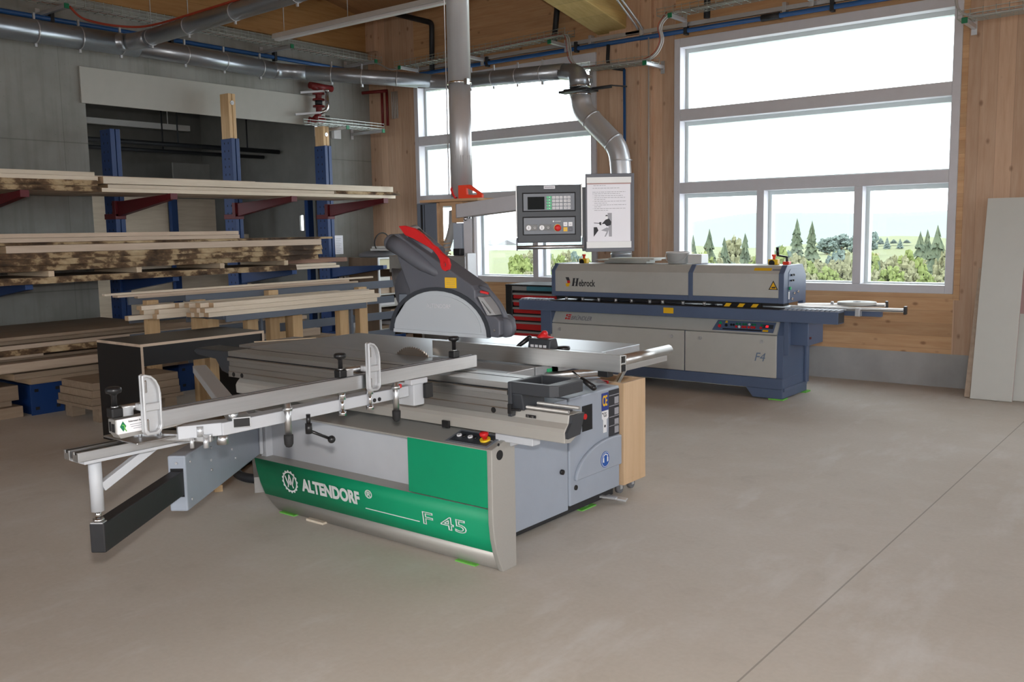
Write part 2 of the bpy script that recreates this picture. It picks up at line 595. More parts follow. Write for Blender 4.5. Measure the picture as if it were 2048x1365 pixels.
def text(name, body, size, mat, parent, origin, right, up, align='LEFT', outline=0.0, shear=0.0, squeeze=1.0, label=None, thick=0.0006, bold=0.0):
    """lettering laid on a surface: origin, reading direction and up direction in world axes"""
    cu = D.curves.new(name, 'FONT')
    cu.body = body
    cu.size = size
    cu.align_x = align
    cu.shear = shear
    cu.offset = bold
    if outline:
        cu.fill_mode = 'NONE'
        cu.bevel_depth = outline
        cu.bevel_resolution = 1
    else:
        cu.extrude = thick
    cu.resolution_u = 4
    cu.materials.append(MATS[mat])
    tmp = D.objects.new(name + '_curve', cu)
    me = D.meshes.new_from_object(tmp)
    D.objects.remove(tmp)
    D.curves.remove(cu)
    me.name = name
    if not me.materials:
        me.materials.append(MATS[mat])
    o = D.objects.new(name, me)
    COL.objects.link(o)
    r, u = Vector(right).normalized(), Vector(up).normalized()
    n = r.cross(u)
    off = BASE.get(root_of(parent).name) if parent is not None else None
    p = Vector(origin) - (off if off is not None else Vector((0, 0, 0))) + n * 0.0008
    o.parent = parent
    o.matrix_local = Matrix(((r.x * squeeze, u.x, n.x, p.x), (r.y * squeeze, u.y, n.y, p.y), (r.z * squeeze, u.z, n.z, p.z), (0, 0, 0, 1)))
    if label:
        o['label'] = label
    return o
def copy_tree(o, parent=None):
    c = o.copy()
    COL.objects.link(c)
    c.parent = parent
    for ch in list(o.children):
        copy_tree(ch, c)
    return c
def arc(cx, cy, r, a0, a1, n):
    return [(cx + r * math.cos(math.radians(a0 + (a1 - a0) * i / n)), cy + r * math.sin(math.radians(a0 + (a1 - a0) * i / n))) for i in range(n + 1)]
def bend(pts, r, n=6):
    """round the corners of a polyline"""
    P = [Vector(p) for p in pts]
    out = [P[0]]
    for a, b, c in zip(P, P[1:], P[2:]):
        u, w = (a - b), (c - b)
        k = min(r, u.length * 0.49, w.length * 0.49)
        s, e = b + u.normalized() * k, b + w.normalized() * k
        for i in range(n + 1):
            t = i / n
            out.append(s * (1 - t) ** 2 + b * 2 * t * (1 - t) + e * t ** 2)
    out.append(P[-1])
    return [tuple(p) for p in out]
# ------------------------------------------------------------ the hall
XL, YF = -10.22, 9.65            # inner faces of the concrete wall and of the window wall
def roof_z(y):
    return 4.65 + 0.19 * (YF - max(y, -1.0))
W_IN = [(-9.29, -6.26), (-5.20, -2.19), (-0.9, 2.1)]  # the third one is unseen, added so more daylight enters
SILL, HEAD = 0.92, 3.71

g = G().box(-15, 8, -7, 9.9, -0.12, 0.0)
struct('floor', g, 'screed_floor')

g = G()
edges = [XL] + [v for w in W_IN for v in w] + [8.0]
for a, b in zip(edges[0::2], edges[1::2]):
    g.box(a, b, YF, YF + 0.28, 0.33, roof_z(YF), 0)
for a, b in W_IN:
    g.box(a, b, YF, YF + 0.28, 0.33, SILL, 1)
    g.box(a, b, YF, YF + 0.28, HEAD, roof_z(YF), 1)
slit = [(-11.915, -11.825), (-11.75, -11.655)]
e2 = [-14.8] + [v for w in slit for v in w] + [XL]
for a, b in zip(e2[0::2], e2[1::2]):
    g.box(a, b, YF, YF + 0.03, 0, 4.4, 2)
for a, b in slit:
    g.box(a, b, YF, YF + 0.03, 0, 1.66, 2)
    g.box(a, b, YF, YF + 0.03, 1.9, 4.4, 2)
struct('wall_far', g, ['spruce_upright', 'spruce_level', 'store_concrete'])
struct('baseboard_far', G().box(XL, 8.0, YF + 0.012, YF + 0.29, 0.0, 0.33), 'plinth_concrete')
# the glued post between the two windows
g = G()
for a, b, t in ((-6.05, -5.81, 0.05), (-5.81, -5.62, 0.075), (-5.62, -5.48, 0.055)):
    g.box(a, b, YF - t, YF + 0.01, 0.33, roof_z(YF) - 0.02)
struct('trim_1', g, 'spruce_upright')
# wooden surround of the right window
g = G()
a, b = W_IN[1]
for x0, x1, z0, z1 in ((b + 0.001, b + 0.055, SILL - 0.06, 4.2), (a, b, SILL - 0.06, SILL - 0.001)):
    g.box(x0, x1, YF - 0.012, YF + 0.02, z0, z1)
struct('trim_2', g, 'spruce_level')

g = G()
OP0, OP1, OPZ = 5.36, 8.885, 3.25
for y0, y1, z0, z1 in ((-7, OP0, 0, 4.2), (OP1, YF, 0, 4.2), (OP0, OP1, OPZ, 4.2)):
    g.box(XL - 0.28, XL, y0, y1, z0, z1, 0)
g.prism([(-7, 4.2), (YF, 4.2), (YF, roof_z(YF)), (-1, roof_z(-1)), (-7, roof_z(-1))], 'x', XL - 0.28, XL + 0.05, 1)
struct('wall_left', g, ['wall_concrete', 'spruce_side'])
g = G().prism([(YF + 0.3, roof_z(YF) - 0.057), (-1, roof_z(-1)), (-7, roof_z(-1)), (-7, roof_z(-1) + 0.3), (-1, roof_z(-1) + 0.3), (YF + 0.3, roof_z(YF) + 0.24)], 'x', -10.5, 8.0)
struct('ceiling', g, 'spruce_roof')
# unseen walls behind and to the right, window openings added to let daylight in
g = G()
for y0, y1, z0, z1 in ((-7, -5.5, 0, 7), (-2.5, -0.5, 0, 7), (2.5, 4.5, 0, 7), (7.5, YF, 0, 7), (-5.5, -2.5, 0, 0.9), (-0.5, 2.5, 0, 0.9), (4.5, 7.5, 0, 0.9),
                       (-5.5, -2.5, 3.7, 7), (-0.5, 2.5, 3.7, 7), (4.5, 7.5, 3.7, 7)):
    g.box(7.7, 8.0, y0, y1, z0, z1)
struct('wall_right', g, 'spruce_level')
g = G()
for x0, x1, z0, z1 in ((-10.5, -6, 0, 7.2), (-2, 0.5, 0, 7.2), (4.5, 8, 0, 7.2), (-6, -2, 3.8, 7.2), (0.5, 4.5, 3.8, 7.2), (-6, -2, 0, 0.9)):
    g.box(x0, x1, -7.28, -7.0, z0, z1)
struct('wall_near', g, 'spruce_level')

# roof beam that lands on the post between the windows
g = G()
z0, z1 = roof_z(YF), roof_z(-1)
g.prism([(YF + 0.02, z0 - 0.75), (-1, z1 - 0.75), (-1, z1 - 0.01), (YF + 0.02, z0 - 0.01)], 'x', -6.24, -5.80)
struct('trim_3', g, 'glulam', bevel=0.01)
# corner post
struct('trim_4', G().box(XL + 0.05, XL + 0.23, YF - 0.08, YF, 4.2, roof_z(YF) - 0.03), 'spruce_upright')

def window(n, x0, x1, detailed=True):
    root = D.objects.new('window_%d' % n, None)
    COL.objects.link(root)
    root.location = (x0, YF, SILL)
    BASE[root.name] = Vector(root.location)
    root['kind'] = 'structure'
    y0, y1 = YF - 0.03, YF + 0.10
    g = G()
    w = 0.075
    g.box(x0, x0 + w, y0, y1, SILL, HEAD)
    g.box(x1 - w, x1, y0, y1, SILL, HEAD)
    g.box(x0 + w, x1 - w, y0, y1, SILL, SILL + 0.08)
    g.box(x0 + w, x1 - w, y0, y1, HEAD - 0.10, HEAD)
    build('frame', g, 'frame_alu', root, 0.004)
    zb = [(1.985, 2.11), (2.80, 2.93)]
    xm = [x0 + 1.0, x0 + 2.045]
    for a, b in zb:
        build('transom', G().box(x0 + w, x1 - w, y0 + 0.005, y1, a, b), 'frame_alu', root, 0.004)
    for a in xm:
        build('mullion', G().box(a, a + 0.085, y0 + 0.008, y1, SILL + 0.08, 1.985), 'frame_alu', root, 0.004)
    cells = [(x0 + w, x1 - w, 2.93, HEAD - 0.10), (x0 + w, x1 - w, 2.11, 2.80)]
    xs = [x0 + w] + [v for a in xm for v in (a, a + 0.085)] + [x1 - w]
    cells += [(a, b, SILL + 0.08, 1.985) for a, b in zip(xs[0::2], xs[1::2])]
    for a, b, c, d in cells:
        g = G()
        s, t0, t1 = 0.045, YF + 0.11, YF + 0.2
        g.box(a - 0.02, a + s - 0.01, t0, t1, c - 0.02, d + 0.02)
        g.box(b - s + 0.01, b + 0.02, t0, t1, c - 0.02, d + 0.02)
        g.box(a + s - 0.01, b - s + 0.01, t0, t1, c - 0.02, c + s - 0.03)
        g.box(a + s - 0.01, b - s + 0.01, t0, t1, d - s, d + 0.02)
        f = build('sash', g, 'sash_white', root)
        build('pane', G().box(a + 0.02, b - 0.02, t0 + 0.03, t0 + 0.05, c, d), 'window_glass', f)
for i, (a, b) in enumerate(W_IN[:3]):
    window(i + 1, a, b)

# ------------------------------------------------------------ the store room beyond the opening
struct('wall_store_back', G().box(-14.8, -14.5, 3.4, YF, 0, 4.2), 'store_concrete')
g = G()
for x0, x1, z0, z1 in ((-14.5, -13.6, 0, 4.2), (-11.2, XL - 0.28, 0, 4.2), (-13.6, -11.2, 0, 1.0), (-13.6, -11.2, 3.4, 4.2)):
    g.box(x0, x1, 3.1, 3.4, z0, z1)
struct('wall_store_left', g, 'store_concrete')  # its unseen opening is added to bring daylight into the store room
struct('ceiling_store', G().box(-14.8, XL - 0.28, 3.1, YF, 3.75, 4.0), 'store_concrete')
solo('store_light', G().box(-12.9, -12.82, 6.0, 8.35, 3.2, 3.28).box(-12.875, -12.865, 6.6, 6.61, 3.28, 3.74).box(-12.875, -12.865, 8.0, 8.01, 3.28, 3.74),
     'white_plastic', 'dim white fluorescent batten hanging in the dark store room', 'light fitting')
for k, (x, z, r) in enumerate(((-12.3, 2.92, 0.035), (-12.7, 2.86, 0.03))):
    g = G().cyl((x, 5.0, z), (x, 9.6, z), r, n=12)
    for y in (6.2, 7.8, 9.0):
        g.box(x - 0.008, x + 0.008, y - 0.008, y + 0.008, z + r - 0.01, 3.745)
    solo('store_pipe', g, 'pipe_black', ['thicker dark pipe under the store room ceiling, nearer the opening', 'thinner dark pipe under the store room ceiling, farther inside'][k], 'pipe', 'pipes in the store room')
for k, (x, y0, y1, z0, z1, m, lb) in enumerate((
        (-13.0, 6.05, 7.98, 0.0, 2.2, 'plank_pale', 'pale knotty panel standing in the store room behind the first blue upright'),
        (-13.05, 8.06, 8.85, 0.0, 2.18, 'plank_pale', 'narrower pale knotty panel standing right of the first store room post'),
        (-13.1, 8.86, 9.5, 0.0, 1.62, 'plank_pale', 'low pale panel standing behind the second blue upright'))):
    solo('store_sheet', G().box(x, x + 0.04, y0, y1, z0, z1), m, lb, 'panel', 'panels in the store room', 0.003)
for k, (x, y) in enumerate(((-12.85, 8.0), (-12.6, 8.98), (-11.5, 9.5))):
    solo('store_post', G().box(x - 0.04, x + 0.04, y - 0.05, y + 0.05, 0, 2.25).box(x - 0.1, x + 0.1, y - 0.1, y + 0.1, 0, 0.015), 'rack_blue',
         ['thin blue post seen between the first two uprights under the top shelf', 'thin blue post just right of the second upright', 'thin blue post in front of the two bright slit windows'][k], 'post', 'posts in the store room')
solo('store_board', G().box(-13.3, -13.26, 8.3, 8.95, 0.0, 2.75), 'store_concrete', 'grey board leaning in the dark of the store room', 'board')

# ------------------------------------------------------------ the country outside
def az_r(px, d):
    a = -0.66905 + math.atan((px - 1024) / 1853.5)
    return math.sin(a) * d, math.cos(a) * d
PROF = [(14, -2.5), (30, -4.5), (60, -7.5), (110, -10), (160, -10), (230, -8.2), (300, -7.2), (420, -5.5), (560, -3.5), (760, 3.0), (960, 12.0), (1300, 18.0)]
def ground(d, a):
    for (d0, z0), (d1, z1) in zip(PROF, PROF[1:]):
        if d <= d1:
            z = z0 + (z1 - z0) * (d - d0) / (d1 - d0)
            break
    else:
        z = PROF[-1][1]
    k = min(1, max(0, (math.degrees(a) + 34) / 10))
    if d > 330:
        z = z * k + (-6.8 - (d - 330) * 0.004) * (1 - k)
        z += 2.2 * k * math.sin(a * 23 + d * 0.004)
    return z
g = G()
AZ = [math.radians(-62 + 66 * i / 60) for i in range(61)]
RR = [14, 20, 30, 45, 60, 85, 110, 135, 160, 195, 230, 265, 300, 360, 420, 490, 560, 660, 760, 860, 960, 1100, 1300]
for d in RR:
    for a in AZ:
        g.v.append((math.sin(a) * d, max(10.3, math.cos(a) * d), ground(d, a)))
for i in range(len(RR) - 1):
    for j in range(60):
        g.f.append([i * 61 + j, i * 61 + j + 1, (i + 1) * 61 + j + 1, (i + 1) * 61 + j])
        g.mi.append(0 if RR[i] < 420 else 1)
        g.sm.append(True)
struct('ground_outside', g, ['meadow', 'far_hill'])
# unseen ground on the other sides, added to block light rising to the ceiling
struct('ground_added', G().box(8.3, 90, -90, 9.9, -0.4, -0.3).box(-60, 8.3, -90, -7.6, -0.4, -0.3).box(-60, -15.2, -7.6, 9.9, -0.4, -0.3), 'added_gravel')

def conifer(px, top_dz, d, w, label, seed, mat='spruce_needles'):
    rnd = random.Random(seed)
    x, y = az_r(px, d)
    a = math.atan2(x, y)
    z0 = ground(d, a) - 0.3
    h = 1.6 + top_dz * d / 1900.0 - z0
    r = w * 2.0 * d / 1853.5 / 2
    root = thing('spruce_tree', label, 'tree', (x, y, z0), group='spruces outside the windows')
    build('trunk', G().cyl((x, y, z0), (x, y, z0 + h * 0.9), 0.02 * h, 0.005 * h, 8), 'tree_trunk', root)
    g = G()
    tiers, n = 17, 19
    for k in range(tiers):
        t = k / tiers
        zb = z0 + h * (0.10 + 0.86 * t)
        zt = min(z0 + h, zb + h * 0.13)
        rb = r * (1 - t) ** 0.8 * (0.9 + 0.2 * rnd.random()) + 0.04 * r
        vs = [(x, y, zt)]
        for i in range(n):
            q = 2 * math.pi * (i + rnd.random() * 0.5) / n
            rr = rb * (0.38 + 0.75 * rnd.random())
            vs.append((x + rr * math.cos(q), y + rr * math.sin(q), zb - h * 0.045 * rnd.random()))
        vs.append((x, y, zb + h * 0.02))
        g.add(vs, [(0, 1 + i, 1 + (i + 1) % n) for i in range(n)] + [(n + 1, 1 + (i + 1) % n, 1 + i) for i in range(n)])
    build('crown', g, mat, root)

def leafy(px, top_dz, d, w, hpx, label, seed, mat='spring_leaves'):
    rnd = random.Random(seed)
    x, y = az_r(px, d)
    a = math.atan2(x, y)
    z0 = ground(d, a) - 0.3
    top = 1.6 + top_dz * d / 1900.0
    r = w * 1.35 * d / 1853.5 / 2
    hc = min(hpx * 1.25 * d / 1900.0 / 2, (top - z0) / 2)
    root = thing('leafy_tree', label, 'tree', (x, y, z0), group='leafy trees outside the windows')
    build('trunk', G().cyl((x, y, z0), (x, y, top - hc), 0.05 * r + 0.12, 0.06, 8), 'tree_trunk', root)
    g = G()
    for k in range(120):
        while True:
            p = Vector((rnd.uniform(-1, 1), rnd.uniform(-1, 1), rnd.uniform(-1, 1)))
            if 0.3 < p.length < 1:
                break
        s = rnd.uniform(0.07, 0.19)
        o = len(g.v)
        g.ball((0, 0, 0), 1, 6, 4)
        for i in range(o, len(g.v)):
            v = g.v[i]
            j = 0.5 + 1.0 * rnd.random()
            g.v[i] = (x + r * (p.x * 0.8 + v[0] * s * j), y + r * (p.y * 0.8 + v[1] * s * j), top - hc + hc * (p.z * 0.8 + v[2] * s * j))
    g.sm = [False] * len(g.sm)
    build('crown', g, mat, root)

for k, (px, tz, d, w, lb) in enumerate((
        (1388, -14, 120, 26, 'dark spruce at the far left edge of the right window'),
        (1420, -2, 115, 34, 'tall dark spruce behind the white bucket, in the left pane of the right window'),
        (1450, -19, 130, 28, 'shorter spruce between two taller ones in the left pane of the right window'),
        (1491, -12, 112, 36, 'broad dark spruce in the left pane of the right window, nearest the mullion'),
        (1594, 15, 170, 26, 'tall slender spruce rising above the hills in the middle pane'),
        (1624, 10, 165, 24, 'second slender spruce in the middle pane, right of the tallest one'),
        (1840, -13, 135, 30, 'spruce at the left of the three by the right window edge'),
        (1854, -10, 140, 26, 'middle spruce of the three by the right window edge'),
        (1874, -2, 110, 42, 'largest spruce, near the right edge of the right window'),
        (1757, -58, 120, 20, 'small spruce standing low in the right pane'),
        (1150, -52, 120, 34, 'dark tree under the pinned sheet in the left window'))):
    conifer(px, tz, d, w, lb, 100 + k)
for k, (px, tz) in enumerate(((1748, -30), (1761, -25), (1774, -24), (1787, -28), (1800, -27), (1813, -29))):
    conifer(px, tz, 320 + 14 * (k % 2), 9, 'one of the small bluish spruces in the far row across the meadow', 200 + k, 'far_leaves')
for k, (px, tz, d, w, hp, m, lb) in enumerate((
        (1465, -14, 150, 44, 90, 'pale_leaves', 'pale budding tree between the spruces in the left pane'),
        (1400, -45, 140, 60, 90, 'spring_leaves', 'yellow green tree low at the left edge of the right window'),
        (1510, -45, 140, 50, 90, 'pale_leaves', 'pale tree behind the mullion, low between left and middle pane'),
        (1552, -32, 115, 62, 110, 'spring_leaves', 'bright yellow green tree at the left of the middle pane'),
        (1606, -55, 118, 60, 90, 'pale_leaves', 'brownish budding tree below the slender spruces'),
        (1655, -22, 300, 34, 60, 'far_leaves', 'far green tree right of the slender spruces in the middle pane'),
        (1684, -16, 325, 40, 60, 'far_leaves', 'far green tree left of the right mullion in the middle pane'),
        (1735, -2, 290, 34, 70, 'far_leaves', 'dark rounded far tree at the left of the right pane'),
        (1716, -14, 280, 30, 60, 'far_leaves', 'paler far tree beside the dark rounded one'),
        (1660, -88, 100, 80, 90, 'spring_leaves', 'yellow green shrub tree above the edge bander outfeed'),
        (1700, -70, 120, 50, 80, 'spring_leaves', 'yellow green tree behind the right mullion'),
        (1730, -58, 115, 48, 100, 'pale_leaves', 'pale yellow tree at the left of the right pane'),
        (1800, -72, 112, 50, 90, 'spring_leaves', 'round green tree low in the middle of the right pane'),
        (1775, -95, 100, 70, 80, 'pale_leaves', 'pale shrub at the bottom of the right pane'),
        (1840, -85, 105, 60, 80, 'spring_leaves', 'yellow green shrub under the three spruces'),
        (1900, -30, 130, 34, 90, 'pale_leaves', 'pale tree at the very right of the right window'),
        (1048, -52, 90, 52, 90, 'spring_leaves', 'bright yellow green bush right of the saw column in the left window'),
        (1098, -55, 110, 50, 90, 'pale_leaves', 'pale bush under the control panel in the left window'),
        (1125, -62, 105, 50, 80, 'spring_leaves', 'green bush behind the edge bander end in the left window'),
        (1185, -55, 110, 40, 90, 'spring_leaves', 'green bush at the right edge of the left window'))):
    leafy(px, tz, d, w, hp, lb, 300 + k, m)
rt = random.Random(21)
for k in range(30):
    px = (1372 + 545 * (k + 0.5) / 21 + rt.uniform(-8, 8)) if k < 21 else (1035 + 165 * (k - 20.5) / 9)
    leafy(px, rt.uniform(-62, -34), 92 + 14 * (k % 4) + rt.uniform(-2, 2), rt.uniform(38, 60), 90, 'one of the %s leafy trees filling the valley behind the low bushes' % ('pale budding', 'yellow green', 'pale budding', 'bluish green')[k % 4], 700 + k, ('pale_leaves', 'spring_leaves', 'pale_leaves', 'far_leaves')[k % 4])
for k in range(34):
    px = (1375 + 540 * (k + 0.5) / 24 + rt.uniform(-9, 9)) if k < 24 else (1030 + 170 * (k - 23.5) / 10)
    leafy(px, rt.uniform(-96, -58), 62 + 9 * (k % 3) + rt.uniform(-2, 2), rt.uniform(30, 46), 60, ('one of the low pale bushes' if k % 3 else 'one of the low yellow green bushes') + ' in front of the taller trees outside the windows', 500 + k, 'pale_leaves' if k % 3 else 'spring_leaves')
for k, (px, d, w) in enumerate(((1018, 420, 11), (968, 430, 9))):
    x, y = az_r(px, d)
    z = ground(d, math.atan2(x, y))
    root = thing('farmhouse', ['larger far house on the green field ridge in the left window', 'smaller far house on the ridge, near the saw column'][k], 'house', (x, y, z), group='houses on the ridge')
    build('walls', G().box(x - w / 2, x + w / 2, y, y + 8, z, z + 2.6), 'sash_white', root)
    build('roof', G().prism([(x - w / 2 - 0.5, z + 2.5), (x + w / 2 + 0.5, z + 2.5), (x, z + 4.6)], 'y', y - 0.5, y + 8.5), 'felt_grey', root)
# ------------------------------------------------------------ the sliding table saw
saw = thing('panel_saw', 'grey and green sliding table panel saw on the open floor in front', 'saw', (-3.7, 3.9, 0))
T = 0.92                                    # table height
# body under the table
g = G()
g.box(-4.28, -2.86, 3.40, 4.095, 0.055, 0.68)
body = build('body', g, 'saw_grey', saw, 0.006)
build('body_door', G().box(-4.2, -2.852, 4.10, 4.62, 0.075, 0.684), 'saw_grey', saw, 0.008)
build('skirt', G().box(-4.25, -2.875, 3.43, 4.58, 0.03, 0.075), 'black_rubber', saw)
build('pedestal', G().box(-4.3, -3.3, 3.5, 4.3, 0.67, T - 0.06).box(-3.9, -3.35, 4.3, 4.6, 0.70, T - 0.06), 'saw_grey', saw, 0.006)
for y, z in ((4.03, 0.287), (4.155, 0.172)):
    build('door_lock', G().cyl((-2.862, y, z), (-2.846, y, z), 0.0145, n=20), 'black_plastic', saw)
# half-round cover on the door
h = [(4.14, 0.213)] + [(4.51 + 0.37 * math.cos(math.radians(a)), 0.213 + 0.185 * math.sin(math.radians(a))) for a in range(172, 72, -9)] + [(4.615, 0.38), (4.615, 0.213)]
build('blade_door_cover', G().prism(h, 'x', -2.855, -2.832), 'saw_grey', saw, 0.008)
sg = build('hearing_sign', G().cyl((-2.832, 4.43, 0.279), (-2.8295, 4.43, 0.279), 0.047, n=36), 'safety_blue', saw, label='round blue hearing protection sign')
g = G().lathe([(0.0405, 0.0), (0.0435, 0.0), (0.0435, 0.0008), (0.0405, 0.0008)], (-2.8295, 4.43, 0.279), 40, axis='x', loop=True)
build('rim', g, 'lettering_white', sg)
g = G()
for s in (-1, 1):
    g.prism([(4.43 + s * 0.015, 0.262), (4.43 + s * 0.029, 0.266), (4.43 + s * 0.029, 0.288), (4.43 + s * 0.015, 0.293)], 'x', -2.8296, -2.8288)
g.prism([(4.43 + r * 1.0, 0.279 + z) for r, z in [(0.027, 0.008), (0.022, 0.026), (0, 0.035), (-0.022, 0.026), (-0.027, 0.008), (-0.022, 0.010), (-0.017, 0.021), (0, 0.028), (0.017, 0.021), (0.022, 0.010)]], 'x', -2.8296, -2.8288)
build('pictogram', g, 'lettering_white', sg)
# recess in the body side behind the rail end, with the red main switch
build('switch_recess', G().box(-2.853, -2.849, 4.225, 4.325, 0.475, 0.62), 'recess_dark', saw)
build('main_switch', G().cyl((-2.849, 4.243, 0.56), (-2.84, 4.243, 0.56), 0.016), 'red_plastic', saw)
# stickers at the rear top of the side
s = build('ce_sticker', G().box(-2.851, -2.849, 4.425, 4.495, 0.56, 0.662), 'sticker_blue', saw, label='blue sticker with yellow CE mark')
text('ce_mark', 'CE', 0.084, 'sticker_yellow', s, (-2.849, 4.43, 0.588), (0, 1, 0), (0, 0, 1), squeeze=0.50, bold=0.002)
s = build('test_sticker', G().prism([(4.425, 0.557), (4.425, 0.515), (4.438, 0.505), (4.438, 0.43), (4.475, 0.43), (4.475, 0.505), (4.494, 0.515), (4.494, 0.557)], 'x', -2.851, -2.849), 'sticker_white', saw, label='white test mark sticker')
text('gs_mark', 'GS', 0.036, 'ink_dark', s, (-2.849, 4.441, 0.523), (0, 1, 0), (0, 0, 1), squeeze=0.75)
build('mark_dots', G().cyl((-2.849, 4.433, 0.545), (-2.8482, 4.433, 0.545), 0.005).cyl((-2.849, 4.456, 0.468), (-2.8482, 4.456, 0.468), 0.008), 'ink_dark', s)
g = G()
pl = build('rating_plates', G().box(-2.851, -2.849, 4.50, 4.612, 0.395, 0.668), 'ink_dark', saw, label='black rating plates with grey fields')
for z in (0.605, 0.54, 0.475, 0.43):
    g.box(-2.849, -2.8482, 4.56, 4.605, z - 0.022, z + 0.018)
for z in (0.635, 0.573, 0.508, 0.455):
    g.box(-2.849, -2.8482, 4.503, 4.61, z, z + 0.004)
build('fields', g, 'print_grey', pl)

# front console: low curved band, recessed grey panel, green door, steel slope
prof = [(3.204, 0.313), (3.205, 0.245), (3.213, 0.17), (3.23, 0.10), (3.249, 0.05), (3.271, 0.004)]
def band(x0, x1, z_hi, z_lo, xl=0.0):
    """curved strip between two heights, its left end raked by xl"""
    pts = [p for p in prof if z_lo <= p[1] <= z_hi]
    g = G()
    n = len(pts)
    for (y, z) in pts:
        x = x0 + xl * (0.313 - z) / 0.31
        g.v += [(x, y, z), (x1, y, z), (x1, y + 0.02, z), (x, y + 0.02, z)]
    for k in range(n - 1):
        a = k * 4
        for i in range(4):
            j = (i + 1) % 4
            g.f.append([a + i, a + j, a + 4 + j, a + 4 + i])
            g.mi.append(0)
            g.sm.append(i == 0)
    g.f += [[0, 1, 2, 3], [(n - 1) * 4 + i for i in (3, 2, 1, 0)]]
    g.mi += [0, 0]
    g.sm += [False, False]
    return g
build('green_band', band(-4.46, -2.69, 0.313, 0.10, 0.075), 'saw_green', saw)
build('steel_kick_plate', band(-4.547, -2.69, 0.10, 0.004, 0.203), 'steel_front', saw)
build('ledge', G().prism([(-4.46, 3.206), (-2.69, 3.206), (-2.69, 3.33), (-4.44, 3.33)], 'z', 0.308, 0.3135), 'steel_front', saw)
build('back_panel', G().box(-4.43, -3.2, 3.305, 3.33, 0.31, 0.615), 'saw_grey_light', saw)
build('green_door', G().box(-3.207, -2.692, 3.204, 3.235, 0.318, 0.598), 'saw_green', saw, 0.003)
build('inner_frame', G().box(-4.28, -2.70, 3.34, 3.42, 0.02, 0.63), 'saw_grey', saw)
build('console_slope', G().prism([(3.203, 0.598), (3.372, 0.642), (3.372, 0.632), (3.205, 0.588)], 'x', -4.43, -2.69), 'steel_front', saw)
end = [(3.199, 0.600), (3.199, 0.313), (3.2, 0.245), (3.209, 0.17), (3.226, 0.10), (3.245, 0.05), (3.268, 0.0), (3.372, 0.0), (3.372, 0.646)]
ec = build('end_cap', G().prism(end, 'x', -2.69, -2.66), 'steel_front', saw, 0.004)
build('cap_hole', G().cyl((-2.661, 3.2565, 0.567), (-2.6585, 3.2565, 0.567), 0.0235, n=28).cyl((-2.661, 3.25, 0.617), (-2.6585, 3.25, 0.617), 0.007, n=16), 'recess_dark', ec)
# hinge post at the left of the recess
build('hinge_post', G().box(-4.47, -4.42, 3.26, 3.31, 0.30, 0.62).cyl((-4.445, 3.245, 0.33), (-4.445, 3.245, 0.6), 0.012), 'saw_grey_light', saw, 0.003)
# operating panel on the slope
sl = Vector((0, 0.169, 0.044)).normalized()
sn = Vector((0, -0.044, 0.169)).normalized()
def on_slope(x, t, n=0.0):
    p = Vector((x, 3.203, 0.598)) + sl * t + sn * n
    return tuple(p)
def slope_plate(g, x0, x1, t0, t1, n0, n1, sk=0.0):
    g.add([on_slope(x + (sk if t == t1 else 0), t, n) for n in (n0, n1) for x, t in ((x0, t0), (x1, t0), (x1, t1), (x0, t1))],
          [(0, 3, 2, 1), (4, 5, 6, 7), (0, 1, 5, 4), (1, 2, 6, 5), (2, 3, 7, 6), (3, 0, 4, 7)])
    return g
op = build('control_plate', slope_plate(G(), -2.965, -2.70, 0.012, 0.14, 0.0, 0.004), 'panel_grey', saw, 0.001)
build('control_field', slope_plate(G(), -2.95, -2.715, 0.026, 0.126, 0.004, 0.005), 'console_dark', op)
for k, (x, c) in enumerate(((-2.925, 'sticker_white'), (-2.893, 'black_plastic'), (-2.855, 'sticker_white'), (-2.823, 'black_plastic'))):
    build('push_button', G().cyl(on_slope(x, 0.078, 0.004), on_slope(x, 0.078, 0.012), 0.0125 if k % 2 == 0 else 0.011, n=20), c, op, label=('white' if k % 2 == 0 else 'black') + ' push button')
    if k % 2 == 0:
        build('symbol', slope_plate(G(), x - 0.0015, x + 0.0015, 0.071, 0.085, 0.012, 0.0125), 'ink_dark', op)
es = build('emergency_stop', G().cyl(on_slope(-2.757, 0.072, 0.004), on_slope(-2.757, 0.072, 0.014), 0.026, n=24), 'yellow_plastic', op)
build('mushroom', G().lathe([(0.012, 0.0), (0.012, 0.014), (0.021, 0.018), (0.022, 0.032), (0.017, 0.037), (0.0, 0.038)], (0, 0, 0), 24).xf(
    Matrix.Translation(on_slope(-2.757, 0.072, 0.012)) @ sn.to_track_quat('Z', 'Y').to_matrix().to_4x4()), 'red_plastic', es, label='red mushroom button')
g = G()
slope_plate(g, -2.735, -2.716, 0.075, 0.078, 0.005, 0.0056)
build('scale_mark', g, 'lettering_white', op)

